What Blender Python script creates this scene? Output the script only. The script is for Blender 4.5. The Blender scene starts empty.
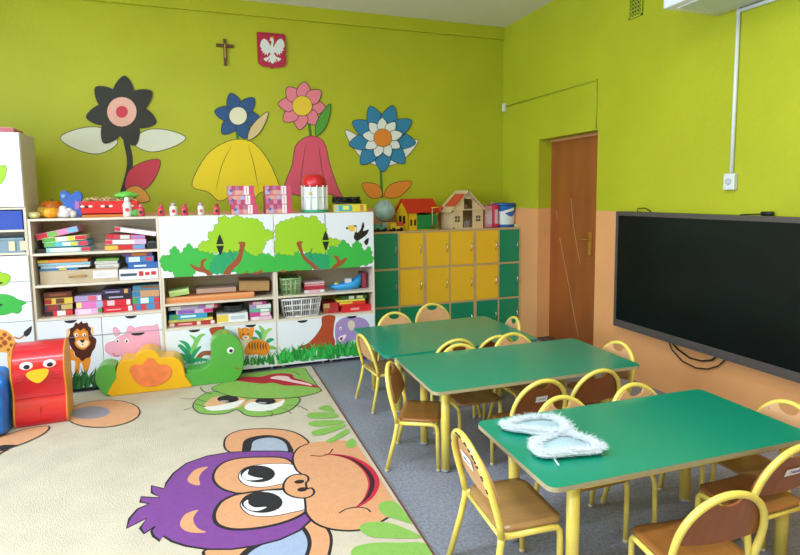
import bpy, bmesh, math, random
from mathutils import Vector, Matrix
from mathutils.geometry import tessellate_polygon
random.seed(7)
PI = math.pi
scn = bpy.context.scene
COL = scn.collection

# ------------------------------------------------------------------ camera model
CAM = (-3.224, -5.6373, 1.5108)
yaw, pit, rol, FPX, PX, PY = .3481, .0981, -.0108, 558.353, 406.164, 249.791
F = Vector((math.sin(yaw)*math.cos(pit), math.cos(yaw)*math.cos(pit), -math.sin(pit)))
R0 = Vector((math.cos(yaw), -math.sin(yaw), 0)); U0 = R0.cross(F)
R2 = R0*math.cos(rol)+U0*math.sin(rol); U2 = -R0*math.sin(rol)+U0*math.cos(rol)
def un(u, v, ax, val):
    """point of the photograph -> point on a real plane of the room (x, y or z = val)"""
    d = F + R2*((u-PX)/FPX) - U2*((v-PY)/FPX)
    i = 'xyz'.index(ax); t = (val-CAM[i])/d[i]
    return Vector(CAM)+d*t
cam = bpy.data.cameras.new('camera'); camo = bpy.data.objects.new('camera', cam); COL.objects.link(camo)
camo.matrix_world = Matrix(((R2.x, U2.x, -F.x, CAM[0]), (R2.y, U2.y, -F.y, CAM[1]), (R2.z, U2.z, -F.z, CAM[2]), (0, 0, 0, 1)))
cam.sensor_fit = 'HORIZONTAL'; cam.sensor_width = 36; cam.lens = FPX/800*36
cam.shift_x = (400-PX)/800; cam.shift_y = (PY-277.5)/800
cam.clip_start = .02
scn.camera = camo

# ------------------------------------------------------------------ materials
def lin(c):
    c /= 255
    return c/12.92 if c <= .04045 else ((c+.055)/1.055)**2.4
def rgb(c):
    if isinstance(c, str): c = tuple(int(c[i:i+2], 16) for i in (0, 2, 4))
    return (lin(c[0]), lin(c[1]), lin(c[2]), 1)
MATS = {}
def mat(c, rough=.5, metal=0, var=0, vscale=8, bump=0, bscale=40, spec=.5, coat=0, emit=0, stretch=None, sheen=0):
    key = (c, rough, metal, var, vscale, bump, bscale, spec, coat, emit, stretch, sheen)
    if key in MATS: return MATS[key]
    m = bpy.data.materials.new('paint_'+(c if isinstance(c, str) else '_'.join(map(str, c)))); m.use_nodes = True
    nt = m.node_tree; b = nt.nodes['Principled BSDF']; col = rgb(c)
    b.inputs['Base Color'].default_value = col; b.inputs['Roughness'].default_value = rough
    b.inputs['Metallic'].default_value = metal; b.inputs['Specular IOR Level'].default_value = spec
    if coat: b.inputs['Coat Weight'].default_value = coat; b.inputs['Coat Roughness'].default_value = .15
    if sheen: b.inputs['Sheen Weight'].default_value = sheen
    if emit:
        b.inputs['Emission Color'].default_value = col; b.inputs['Emission Strength'].default_value = emit
    if var or bump:
        tc = nt.nodes.new('ShaderNodeTexCoord'); mp = nt.nodes.new('ShaderNodeMapping')
        nt.links.new(tc.outputs['Object'], mp.inputs[0])
        if stretch: mp.inputs['Scale'].default_value = stretch
        n = nt.nodes.new('ShaderNodeTexNoise'); n.inputs['Scale'].default_value = vscale; n.inputs['Detail'].default_value = 5
        nt.links.new(mp.outputs[0], n.inputs['Vector'])
        if var:
            r = nt.nodes.new('ShaderNodeMapRange'); r.inputs[1].default_value = .3; r.inputs[2].default_value = .7
            r.inputs[3].default_value = 1-var; r.inputs[4].default_value = 1+var
            nt.links.new(n.outputs[0], r.inputs[0])
            mx = nt.nodes.new('ShaderNodeVectorMath'); mx.operation = 'SCALE'; mx.inputs[0].default_value = col[:3]
            nt.links.new(r.outputs[0], mx.inputs['Scale']); nt.links.new(mx.outputs[0], b.inputs['Base Color'])
        if bump:
            n2 = nt.nodes.new('ShaderNodeTexNoise'); n2.inputs['Scale'].default_value = bscale; n2.inputs['Detail'].default_value = 4
            nt.links.new(mp.outputs[0], n2.inputs['Vector'])
            bp = nt.nodes.new('ShaderNodeBump'); bp.inputs['Strength'].default_value = bump; bp.inputs['Distance'].default_value = .01
            nt.links.new(n2.outputs[0], bp.inputs['Height']); nt.links.new(bp.outputs[0], b.inputs['Normal'])
    MATS[key] = m
    return m
def wallmat(name, split, top, low):
    m = bpy.data.materials.new(name); m.use_nodes = True; nt = m.node_tree; b = nt.nodes['Principled BSDF']
    g = nt.nodes.new('ShaderNodeNewGeometry'); s = nt.nodes.new('ShaderNodeSeparateXYZ'); nt.links.new(g.outputs['Position'], s.inputs[0])
    gt = nt.nodes.new('ShaderNodeMath'); gt.operation = 'GREATER_THAN'; gt.inputs[1].default_value = split; nt.links.new(s.outputs['Z'], gt.inputs[0])
    mx = nt.nodes.new('ShaderNodeMix'); mx.data_type = 'RGBA'; nt.links.new(gt.outputs[0], mx.inputs[0])
    mx.inputs[6].default_value = rgb(low); mx.inputs[7].default_value = rgb(top)
    n = nt.nodes.new('ShaderNodeTexNoise'); n.inputs['Scale'].default_value = 1.6; n.inputs['Detail'].default_value = 6
    nt.links.new(g.outputs['Position'], n.inputs['Vector'])
    r = nt.nodes.new('ShaderNodeMapRange'); r.inputs[1].default_value = .3; r.inputs[2].default_value = .7; r.inputs[3].default_value = .94; r.inputs[4].default_value = 1.06
    nt.links.new(n.outputs[0], r.inputs[0])
    v = nt.nodes.new('ShaderNodeVectorMath'); v.operation = 'SCALE'; nt.links.new(mx.outputs[2], v.inputs[0]); nt.links.new(r.outputs[0], v.inputs['Scale'])
    nt.links.new(v.outputs[0], b.inputs['Base Color'])
    n2 = nt.nodes.new('ShaderNodeTexNoise'); n2.inputs['Scale'].default_value = 30; nt.links.new(g.outputs['Position'], n2.inputs['Vector'])
    bp = nt.nodes.new('ShaderNodeBump'); bp.inputs['Strength'].default_value = .15; bp.inputs['Distance'].default_value = .01
    nt.links.new(n2.outputs[0], bp.inputs['Height']); nt.links.new(bp.outputs[0], b.inputs['Normal'])
    b.inputs['Roughness'].default_value = .45; b.inputs['Specular IOR Level'].default_value = .3
    return m

# ------------------------------------------------------------------ mesh helpers
def tag(o, label=None, cat=None, group=None, kind=None):
    if label: o['label'] = label
    if cat: o['category'] = cat
    if group: o['group'] = group
    if kind: o['kind'] = kind
    return o
def empty(name, loc=(0, 0, 0), rz=0, label=None, cat=None, group=None):
    o = bpy.data.objects.new(name, None); COL.objects.link(o); o.location = loc; o.rotation_euler = (0, 0, rz)
    o.empty_display_size = .05
    return tag(o, label, cat, group)
class MB:
    def __init__(s): s.v = []; s.f = []; s.mi = []; s.sm = []; s.mats = []
    def m(s, mt):
        if mt not in s.mats: s.mats.append(mt)
        return s.mats.index(mt)
    def add(s, verts, faces, mt, smooth=False):
        k = len(s.v); s.v += [tuple(v) for v in verts]; i = s.m(mt)
        for f in faces: s.f.append([k+a for a in f]); s.mi.append(i); s.sm.append(smooth)
    def box(s, x0, x1, y0, y1, z0, z1, mt, bev=0, M=None):
        bm = bmesh.new(); bmesh.ops.create_cube(bm, size=1)
        for v in bm.verts: v.co = Vector(((x0+x1)/2+v.co.x*(x1-x0), (y0+y1)/2+v.co.y*(y1-y0), (z0+z1)/2+v.co.z*(z1-z0)))
        if bev: bmesh.ops.bevel(bm, geom=bm.edges[:], offset=bev, segments=2, affect='EDGES', profile=.6)
        s.addbm(bm, mt, M, bev > 0.006)
    def addbm(s, bm, mt, M=None, smooth=False):
        if M: bm.transform(M)
        bm.verts.index_update()
        s.add([v.co for v in bm.verts], [[v.index for v in f.verts] for f in bm.faces], mt, smooth); bm.free()
    def tube(s, pts, r, mt, n=8, closed=False, cap=True):
        P = [Vector(p) for p in pts]; N = len(P); vs = []; fs = []
        rr = r if isinstance(r, (list, tuple)) else [r]*N
        up = None
        for i, p in enumerate(P):
            a = P[(i-1) % N] if (closed or i > 0) else p; b = P[(i+1) % N] if (closed or i < N-1) else p
            t = (b-a).normalized()
            if up is None:
                up = t.orthogonal().normalized()
            up = (up-t*up.dot(t))
            up = up.normalized() if up.length > 1e-6 else t.orthogonal().normalized()
            w = t.cross(up)
            for k in range(n):
                c = 2*PI*k/n; vs.append(p+(up*math.cos(c)+w*math.sin(c))*rr[i])
        for i in range(N if closed else N-1):
            j = (i+1) % N
            for k in range(n): fs.append([i*n+k, i*n+(k+1) % n, j*n+(k+1) % n, j*n+k])
        if cap and not closed: fs.append(list(range(n))[::-1]); fs.append([(N-1)*n+k for k in range(n)])
        s.add(vs, fs, mt, True)
    def lathe(s, prof, mt, n=20, c=(0, 0, 0), sx=1, sy=1, smooth=True):
        vs = []; fs = []
        for r, z in prof:
            for k in range(n):
                a = 2*PI*k/n; vs.append((c[0]+r*sx*math.cos(a), c[1]+r*sy*math.sin(a), c[2]+z))
        for i in range(len(prof)-1):
            for k in range(n): fs.append([i*n+k, i*n+(k+1) % n, (i+1)*n+(k+1) % n, (i+1)*n+k])
        fs.append(list(range(n))[::-1]); fs.append([(len(prof)-1)*n+k for k in range(n)])
        s.add(vs, fs, mt, smooth)
    def prism(s, pts, d, mt, mtside=None, smooth=False):
        """planar 3-D polygon extruded by vector d"""
        P = [Vector(p) for p in pts]; n = len(P); d = Vector(d)
        tris = tessellate_polygon([P])
        nn = Vector((0, 0, 0))
        for i in range(n): nn += P[i].cross(P[(i+1) % n])
        flip = nn.dot(d) > 0
        fr = []
        for t in tris:
            a, b, c = t; nf = (P[b]-P[a]).cross(P[c]-P[a])
            if nf.dot(d) > 0: t = (a, c, b)
            fr.append(list(t))
        s.add(P, fr, mt); s.add([p+d for p in P], [f[::-1] for f in fr], mt)
        side = [[i, (i+1) % n, n+(i+1) % n, n+i] for i in range(n)]
        if not flip: side = [f[::-1] for f in side]
        side = [f[::-1] for f in side] if False else side
        s.add(P+[p+d for p in P], side, mtside or mt, smooth)
    def sphere(s, c, r, mt, sc=(1, 1, 1), n=14, M=None):
        bm = bmesh.new(); bmesh.ops.create_uvsphere(bm, u_segments=n, v_segments=max(6, n*2//3), radius=r)
        for v in bm.verts: v.co = Vector((v.co.x*sc[0], v.co.y*sc[1], v.co.z*sc[2]))
        if M: bm.transform(M)
        bmesh.ops.translate(bm, vec=Vector(c), verts=bm.verts); s.addbm(bm, mt, None, True)
    def build(s, name, parent=None, label=None, cat=None, group=None, kind=None, origin=None, fixn=False):
        me = bpy.data.meshes.new(name)
        vs = s.v
        if origin is not None: vs = [(v[0]-origin[0], v[1]-origin[1], v[2]-origin[2]) for v in vs]
        me.from_pydata(vs, [], s.f)
        for m_ in s.mats: me.materials.append(m_)
        me.polygons.foreach_set('material_index', s.mi); me.polygons.foreach_set('use_smooth', s.sm)
        me.update()
        if fixn:
            bm = bmesh.new(); bm.from_mesh(me); bmesh.ops.remove_doubles(bm, verts=bm.verts, dist=1e-5)
            bmesh.ops.recalc_face_normals(bm, faces=bm.faces); bm.to_mesh(me); bm.free()
        o = bpy.data.objects.new(name, me); COL.objects.link(o)
        if origin is not None: o.location = origin
        if parent: o.parent = parent
        return tag(o, label, cat, group, kind)
def children(o): return [c for c in COL.objects if c.parent == o]
def copy_tree(o, parent=None):
    c = o.copy(); COL.objects.link(c); c.parent = parent
    for ch in children(o): copy_tree(ch, c)
    return c

# ------------------------------------------------------------------ painted pictures on real planes
def smooth_loop(P, k=4, closed=True):
    n = len(P); out = []
    rng = range(n) if closed else range(n-1)
    for i in rng:
        if closed: a, b, c, d = P[i-1], P[i], P[(i+1) % n], P[(i+2) % n]
        else: a, b, c, d = P[max(i-1, 0)], P[i], P[i+1], P[min(i+2, n-1)]
        for j in range(k):
            t = j/k
            out.append(tuple(.5*((2*b[q])+(-a[q]+c[q])*t+(2*a[q]-5*b[q]+4*c[q]-d[q])*t*t+(-a[q]+3*b[q]-3*c[q]+d[q])*t**3) for q in (0, 1)))
    if not closed: out.append(P[-1])
    return out
def lumpy(P, size=24, amp=.30):
    """rounded lobes along an outline"""
    P = smooth_loop(P, 5); n = len(P); ar = sum(P[i][0]*P[(i+1) % n][1]-P[(i+1) % n][0]*P[i][1] for i in range(n)); sg = 1 if ar > 0 else -1
    L = [math.hypot(P[(i+1) % n][0]-P[i][0], P[(i+1) % n][1]-P[i][1]) for i in range(n)]; tot = sum(L); k = max(5, int(tot/size)); out = []
    m = k*6; acc = 0; i = 0
    for q in range(m):
        d = tot*q/m
        while i < n-1 and acc+L[i] < d: acc += L[i]; i += 1
        a, b = P[i], P[(i+1) % n]; f = (d-acc)/max(L[i], 1e-6); tx, ty = (b[0]-a[0])/max(L[i], 1e-6), (b[1]-a[1])/max(L[i], 1e-6)
        h = size*amp*(abs(math.sin(PI*q/6))**.7)*(1 if (q//6) % 3 else .6)
        out.append((a[0]+tx*L[i]*f+ty*sg*h, a[1]+ty*L[i]*f-tx*sg*h))
    return out
class Art:
    """flat painted shapes: outlines measured in the photo, laid on one plane of the room"""
    def __init__(s, ax, val, step, clip=None, pic=None):
        s.ax, s.val, s.step, s.k, s.mb, s.o = ax, val, step, 0, MB(), (0, 0, 1)
        s.clip = clip; s.rough = .5
    def crop(s, ox, oy, sc): s.o = (ox, oy, sc); return s
    def W(s, p, lay=None):
        ox, oy, sc = s.o
        q = un(ox+p[0]/sc, oy+p[1]/sc, s.ax, s.val)
        if s.clip: q = s.clip(q)
        lay = s.k if lay is None else lay
        q['xyz'.index(s.ax)] = s.val+s.step*(lay+1)
        return q
    def poly(s, pts, col, sm=True, out=None, ow=.006, rough=None):
        P = smooth_loop(pts) if sm is True else pts
        Wp = [s.W(p) for p in P]
        s.face(Wp, col, rough)
        s.k += 1
        if out: s.ribbon([s.W(p) for p in P], ow, out, True)
    def face(s, Wp, col, rough=None):
        mt = mat(col, s.rough if rough is None else rough, var=s.var, vscale=s.vs, bump=s.bump, bscale=s.bs)
        fr = []
        for t in tessellate_polygon([Wp]):
            a, b, c = t; nf = (Wp[b]-Wp[a]).cross(Wp[c]-Wp[a])
            want = s.step > 0
            if (nf['xyz'.index(s.ax)] > 0) != want: t = (a, c, b)
            fr.append(list(t))
        s.mb.add(Wp, fr, mt)
    var = 0; vs = 8; bump = 0; bs = 40
    def ribbon(s, Q, w, col, closed=False, taper=False):
        n = len(Q); ai = 'xyz'.index(s.ax); nv = Vector((0, 0, 0)); nv[ai] = 1
        L = []; Rr = []
        for i in range(n):
            a = Q[(i-1) % n] if (closed or i > 0) else Q[i]; b = Q[(i+1) % n] if (closed or i < n-1) else Q[i]
            t = (b-a); t = t.normalized() if t.length > 1e-9 else Vector((1, 0, 0))
            pr = t.cross(nv)
            ww = w*(math.sin(PI*(i+.35)/(n+.0)) if taper else 1)
            L.append(Q[i]+pr*ww/2); Rr.append(Q[i]-pr*ww/2)
        fs = []
        for i in range(n if closed else n-1):
            j = (i+1) % n; fs.append([i, j, n+j, n+i])
        if s.step < 0: pass
        s.mb.add(L+Rr, fs, mat(col, s.rough, var=s.var, vscale=s.vs, bump=s.bump, bscale=s.bs))
        s.k += 1
    def stroke(s, pts, w, col, taper=False, sm=True):
        P = smooth_loop(pts, 4, False) if sm else pts
        s.ribbon([s.W(p) for p in P], w, col, False, taper)
    def ell(s, cx, cy, rx, ry, col, out=None, ow=.004, rot=0, n=20):
        pts = []
        for i in range(n):
            a = 2*PI*i/n; x, y = rx*math.cos(a), ry*math.sin(a)
            pts.append((cx+x*math.cos(rot)-y*math.sin(rot), cy+x*math.sin(rot)+y*math.cos(rot)))
        s.poly(pts, col, False, out, ow)
    def build(s, name, parent=None, **kw): return s.mb.build(name, parent, **kw)

# ------------------------------------------------------------------ shared materials
H = 3.337
GREEN, PEACH = 'b0b628', 'e6a66e'
m_wall = wallmat('wall_paint', 1.357, GREEN, PEACH)
m_wallback = wallmat('back_wall_paint', 1.375, GREEN, PEACH)
m_white = mat('e2e9f7', .4)
m_edge = mat('ddd3c4', .5)
m_carc = mat('d3c8b8', .55, var=.04, vscale=5, stretch=(1, 1, 8))
m_black = mat('15161a', .5)
m_tube = mat('e4d162', .32, var=.05, vscale=14, coat=.3)
m_wood = mat('a57e4e', .35, var=.14, vscale=5, stretch=(1, 9, 1), coat=.25)
m_woodb = mat('c99b6e', .4, var=.08, vscale=6, stretch=(6, 1, 1), coat=.15)
m_top = mat('078a70', .3, var=.04, vscale=3, coat=.25)
m_tedge = mat('a99f80', .5)
m_chrome = mat('c8ccd2', .25, metal=1)

# ------------------------------------------------------------------ room
def slab(name, x0, x1, y0, y1, z0, z1, mt, kind='structure', parent=None):
    b = MB(); b.box(x0, x1, y0, y1, z0, z1, mt); return b.build(name, parent, kind=kind)
XL, YR = -6.3, -8.2
m_floor = bpy.data.materials.new('grey_blue_lino'); m_floor.use_nodes = True
nt = m_floor.node_tree; b = nt.nodes['Principled BSDF']; tc = nt.nodes.new('ShaderNodeTexCoord')
n1 = nt.nodes.new('ShaderNodeTexNoise'); n1.inputs['Scale'].default_value = 70; n1.inputs['Detail'].default_value = 8; n1.inputs['Roughness'].default_value = .75
n2 = nt.nodes.new('ShaderNodeTexNoise'); n2.inputs['Scale'].default_value = 3; n2.inputs['Detail'].default_value = 5
nt.links.new(tc.outputs['Object'], n1.inputs['Vector']); nt.links.new(tc.outputs['Object'], n2.inputs['Vector'])
cr = nt.nodes.new('ShaderNodeValToRGB'); cr.color_ramp.elements[0].position = .38; cr.color_ramp.elements[0].color = rgb('6a6e7e')
cr.color_ramp.elements[1].position = .62; cr.color_ramp.elements[1].color = rgb('979cab'); nt.links.new(n1.outputs[0], cr.inputs[0])
mr = nt.nodes.new('ShaderNodeMapRange'); mr.inputs[1].default_value = .3; mr.inputs[2].default_value = .7; mr.inputs[3].default_value = .9; mr.inputs[4].default_value = 1.08
nt.links.new(n2.outputs[0], mr.inputs[0]); vm = nt.nodes.new('ShaderNodeVectorMath'); vm.operation = 'SCALE'
nt.links.new(cr.outputs[0], vm.inputs[0]); nt.links.new(mr.outputs[0], vm.inputs['Scale']); nt.links.new(vm.outputs[0], b.inputs['Base Color'])
b.inputs['Roughness'].default_value = .42
slab('floor', XL-.3, .45, YR-.3, .3, -.1, 0, m_floor)
slab('ceiling', XL-.3, .45, YR-.3, .3, H, H+.1, mat('e2e2da', .8))
slab('wall_back', XL-.3, .45, 0, .3, 0, H, m_wallback)
slab('trim_1', XL, 0, -.03, 0, H-.13, H, m_wallback)            # shallow step under the ceiling
slab('wall_rear', XL-.3, .45, YR-.3, YR, 0, H, m_wall)
# right wall, with the door recess
DY0, DY1, DZ = -.72, -1.62, 2.05
bw = MB()
bw.box(0, .3, DY0, 0, 0, H, m_wall); bw.box(0, .3, YR, DY1, 0, H, m_wall); bw.box(0, .3, DY1, DY0, DZ, H, m_wall)
bw.box(.3, .4, DY1-.1, DY0+.1, 0, DZ+.1, mat('6b4426', .5))
bw.build('wall_right', kind='structure')
# left wall with three tall windows behind and beside the camera
bw = MB(); wins = [(-7.7, -6.2), (-5.6, -4.0), (-3.4, -1.8)]
ys = [YR]+[a for w in wins for a in w]+[0]
for i in range(0, len(ys), 2): bw.box(XL-.3, XL, ys[i], ys[i+1], 0, H, m_wall)
for a, c in wins: bw.box(XL-.3, XL, a, c, 0, .9, m_wall); bw.box(XL-.3, XL, a, c, 3.0, H, m_wall)
bw.build('wall_left', kind='structure')
for i, (a, c) in enumerate(wins):
    b = MB(); x0, x1 = XL-.14, XL-.08
    for yy in (a, (a+c)/2-.03, c-.06): b.box(x0, x1, yy, yy+.06, .9, 3.0, m_white)
    for zz in (.9, 2.2, 2.94): b.box(x0, x1, a, c, zz, zz+.06, m_white)
    b.box(XL-.3, XL+.06, a-.03, c+.03, .86, .9, m_white)
    b.build('window_%d' % (i+1), kind='structure')

# door leaf in its recess
dl = MB(); m_door = mat('985424', .45, var=.16, vscale=2.2, stretch=(1, 3, .5), coat=.2)
dl.box(.15, .19, DY1, DY0, .012, DZ-.02, m_door, .003)
dl.box(.143, .15, DY1, DY0, DZ-.022, DZ, mat('c99768', .5))
door = dl.build('door_1', kind='structure')
ds = MB()
for P in ([(232, 60), (240, 150), (250, 210), (262, 275)], [(195, 190), (210, 270), (225, 345), (240, 430), (256, 512)], [(184, 100), (187, 118), (186, 132)]):
    pts = [un(500+u/3.265, 180+v/3.265, 'x', .149) for u, v in smooth_loop(P, 4, False)]
    ds.tube(pts, .0022, mat('c79a70', .6), 5)
ds.build('scratch_mark', door)
dh = MB(); dh.box(.138, .15, -1.39, -1.345, .93, 1.15, mat('c9a352', .3, metal=.8), .004)
dh.tube([(.15, -1.367, 1.08), (.095, -1.367, 1.08), (.09, -1.36, 1.08), (.09, -1.25, 1.083)], .008, mat('c9a352', .3, metal=.8))
dh.build('door_handle', door)
b = MB(); b.box(.0, .15, DY1, DY0, 0, .012, mat('55483e', .6)); b.build('trim_2', kind='structure')

# things on the walls
b = MB(); m_brn = mat('5a3a1a', .4)
c = un(225, 53, 'y', 0)
b.box(c.x-.014, c.x+.014, -.02, -.001, 2.735, 2.975, m_brn, .003); b.box(c.x-.078, c.x+.078, -.024, -.001, 2.90, 2.928, m_brn, .003)
b.box(c.x-.006, c.x+.006, -.03, -.02, 2.80, 2.93, mat('b79b5c', .4, metal=.5), .002)
b.build('wall_crucifix', label='small brown wooden cross hanging high on the green back wall', cat='cross', origin=(c.x, 0, 2.735))
em = empty('wall_shield', (-2.54, 0, 2.75), label='red national shield with a white crowned eagle on the back wall', cat='emblem')
def shp(pts, s, d0, d1, mt, mb, cx, cz):
    mb.prism([(cx+x*s, d0, cz+z*s) for x, z in pts], (0, d1-d0, 0), mt)
sb = MB(); outl = [(-.128, .165), (.128, .165), (.128, -.09), (.122, -.125), (.10, -.142), (.03, -.15), (0, -.165), (-.03, -.15), (-.10, -.142), (-.122, -.125), (-.128, -.09)]
sb.prism([(x, -.004, z+.15) for x, z in outl], (0, -.014, 0), mat('a3123a', .35)); sb.build('shield_plate', em)
art = Art('y', -.021, -.0004); art.rough = .4
art.crop(240, 20, 10.083)
art.poly([(175, 135), (455, 155), (465, 440), (440, 475), (330, 482), (225, 468), (190, 430)], 'b01740', False)
W_ = 'dfe3e4'
art.poly([(300, 205), (312, 180), (335, 190), (340, 215), (335, 260), (350, 300), (345, 350), (360, 400), (330, 440), (300, 405), (310, 350), (290, 300), (312, 250), (316, 215)], W_)
for sg in (-1, 1):
    fx = lambda x: 326+sg*x
    art.poly([(fx(10), 290), (fx(30), 240), (fx(60), 200), (fx(90), 190), (fx(115), 220), (fx(122), 265), (fx(108), 290), (fx(114), 310), (fx(95), 312), (fx(98), 335), (fx(78), 330), (fx(78), 355), (fx(58), 340), (fx(50), 360), (fx(35), 330), (fx(12), 330)], W_)
    art.poly([(fx(15), 340), (fx(40), 370), (fx(80), 385), (fx(85), 400), (fx(60), 418), (fx(45), 400), (fx(15), 370)], W_)
art.poly([(300, 395), (350, 395), (370, 425), (345, 420), (328, 445), (310, 420), (285, 425)], W_)
art.poly([(302, 182), (300, 168), (312, 175), (320, 163), (328, 175), (340, 170), (336, 185)], 'd8b24a', False)
art.poly([(300, 205), (288, 208), (302, 214)], 'd8b24a', False)
o = art.build('eagle_emblem', em)
o.location = (2.54, 0, -2.75)
# small sensor by the corner and painted trunking
b = MB(); c = un(503, 108, 'x', -.001)
b.box(-.035, -.002, -.075, -.03, 2.42, 2.51, mat('d9ddd0', .4), .006); b.box(-.04, -.034, -.065, -.04, 2.44, 2.49, mat('f0f2ec', .3), .002)
b.build('motion_sensor', label='small white sensor box high in the corner of green walls', cat='sensor', origin=(0, -.05, 2.42))
b = MB(); m_tr = mat('a9b62c', .5)
b.tube([(-.008, -.076, 2.475), (-.008, -1.60, 2.475), (-.008, -1.60, 2.06)], .008, m_tr, 6)
b.build('cable_trunking', label='thin green painted cable strip running from corner to door top', cat='cable strip', origin=(0, -.8, 2.475))
b = MB()
y0, y1, z0, z1 = -2.11, -1.965, 2.86, 3.04
for yy in (y0, y1-.012): b.box(-.012, -.001, yy, yy+.012, z0, z1, m_tr)
for zz in (z0, z1-.012): b.box(-.012, -.001, y0, y1, zz, zz+.012, m_tr)
b.box(-.004, -.001, y0, y1, z0, z1, m_black)
for i in range(1, 6):
    b.box(-.010, -.003, y0, y1, z0+i*.03-.006, z0+i*.03+.006, m_tr)
for i in range(1, 5): b.box(-.010, -.003, y0+i*.029-.005, y0+i*.029+.005, z0, z1, m_tr)
b.build('vent_grille', label='small square vent grille near ceiling on right green wall', cat='vent', origin=(0, -2.04, 2.86))
# white wall unit
em = empty('wall_unit', (0, -3.2, 2.65), label='white box unit mounted on right wall above the black screen', cat='air conditioner')
b = MB(); b.box(-.46, -.002, -.45, .42, 0, .3, mat('e8edf4', .35), .012); b.build('casing', em)
b = MB(); b.box(-.40, -.10, -.40, .36, -.006, .002, mat('cfd6dd', .4), .002); b.build('bottom_cover', em)
b = MB(); b.tube([(-.012, -2.945, 2.648), (-.012, -2.945, 1.63)], .0125, mat('dfe5e8', .4), 8)
b.tube([(-.012, -2.945, 2.635), (-.012, -3.6, 2.625)], .0125, mat('dfe5e8', .4), 8)
b.build('cable_conduit', label='white vertical conduit running down green wall to a socket', cat='conduit', origin=(0, -2.945, 1.63))
em = empty('wall_socket', (0, -2.945, 1.555), label='white double wall socket at conduit end above the screen', cat='socket')
b = MB(); b.box(-.035, -.001, -.04, .04, -.035, .07, mat('d7dcdc', .4), .006); b.build('box', em)
b = MB(); b.lathe([(.022, -.001), (.022, .006), (.016, .006)], mat('b9c0c2', .4), 14)
o = b.build('outlet', em); o.rotation_euler = (0, -PI/2, 0); o.location = (-.034, 0, .02)

# wall display
em = empty('wall_display', (-.05, -2.83, .43), label='huge black interactive display screen with grey frame on the wall', cat='screen')
m_bez = mat('57504e', .4, metal=.2); L0, L1, T0, T1 = .845, -.86, 0, .93
b = MB()
b.box(-.04, .045, L1, L0, 0, .93, mat('2a2a2c', .5), .004); b.build('rear_case', em)
b = MB()
b.box(-.05, -.03, L1, L0, .898, .932, m_bez, .003); b.box(-.05, -.03, L1, L0, -.003, .055, m_bez, .003)
b.box(-.05, -.03, L0-.026, L0, .055, .898, m_bez, .003); b.box(-.05, -.03, L1, L1+.026, .055, .898, m_bez, .003)
b.build('frame', em)
b = MB(); b.box(-.043, -.039, L1+.026, L0-.026, .055, .898, mat('0b1212', .25, spec=.3)); b.build('screen', em)
b = MB(); b.box(-.0535, -.049, -.3, .3, .012, .03, mat('4b494b', .4), .001); b.build('speaker_bar', em)
b = MB(); cb = mat('1a1a1c', .5)
p = lambda u, v: tuple(un(u, v, 'x', -.02))
b.tube(smooth3 := [p(668, 340), p(672, 350), p(682, 361), p(696, 368), p(708, 369), p(718, 366), p(727, 358)], .005, cb, 6); 
b.build('looped_cable', label='longer black cable loop hanging below the wall screen', cat='cable', group='cables under the screen')
b = MB(); b.tube([p(671, 341), p(677, 349), p(690, 358), p(702, 361), p(712, 360), p(718, 355)], .006, cb, 6)
b.build('looped_cable', label='shorter black cable loop tucked just under wall screen edge', cat='cable', group='cables under the screen')
b = MB(); b.tube([p(637, 215), (-.03, un(638, 208, 'x', -.03).y, 1.385), p(645, 208), p(650, 211), p(652, 216)], .004, cb, 6)
b.build('short_cable', label='thin black cable poking over left end of screen top', cat='cable')
b = MB(); q = un(765, 212, 'x', -.03); q2 = un(740, 213, 'x', -.03)
b.tube([(q2.x, q2.y, 1.362), (q2.x, (q.y+q2.y)/2, 1.368), (q.x, q.y, 1.372)], .004, cb, 6); b.tube([(q.x, q.y+.02, 1.374), (q.x, q.y-.05, 1.376)], .013, cb, 8)
b.build('power_plug', label='black power plug and cable lying on screen top edge', cat='plug')

# ------------------------------------------------------------------ mural stand-ins: plain painted flowers
def mural(name, label, fn):
    a = Art('y', -.0008, -.0005); a.rough = .55; fn(a); a.build(name, label=label, cat='wall painting')
OL = '2a2a20'
def leaf(a, x0, y0, x1, y1, w, col):
    dx, dy = x1-x0, y1-y0; L = math.hypot(dx, dy); nx, ny = -dy/L*w, dx/L*w
    a.poly([(x0, y0), (x0+dx*.3+nx, y0+dy*.3+ny), (x0+dx*.7+nx*.8, y0+dy*.7+ny*.8), (x1, y1), (x0+dx*.7-nx*.8, y0+dy*.7-ny*.8), (x0+dx*.3-nx, y0+dy*.3-ny)], col, True, OL, .006)
def petals(a, cx, cy, n, r0, r1, w, col, ph=0):
    for i in range(n):
        t = ph+2*PI*i/n; leaf(a, cx+r0*math.cos(t), cy+r0*math.sin(t), cx+r1*math.cos(t), cy+r1*math.sin(t), w, col)
def m1(a):
    a.stroke([(122, 196), (130, 165), (126, 140)], .05, '20201c'); leaf(a, 118, 142, 60, 138, 13, 'd9dccb'); leaf(a, 132, 142, 186, 138, 11, 'd9dccb')
    leaf(a, 126, 190, 160, 160, 12, 'c8304a'); leaf(a, 126, 190, 150, 200, 8, 'e0993c')
    petals(a, 122, 112, 7, 8, 36, 10, '20201c', .3); a.ell(122, 112, 15, 15, 'e7b0a2', OL); a.ell(122, 112, 6, 6, 'cf3348')
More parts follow.
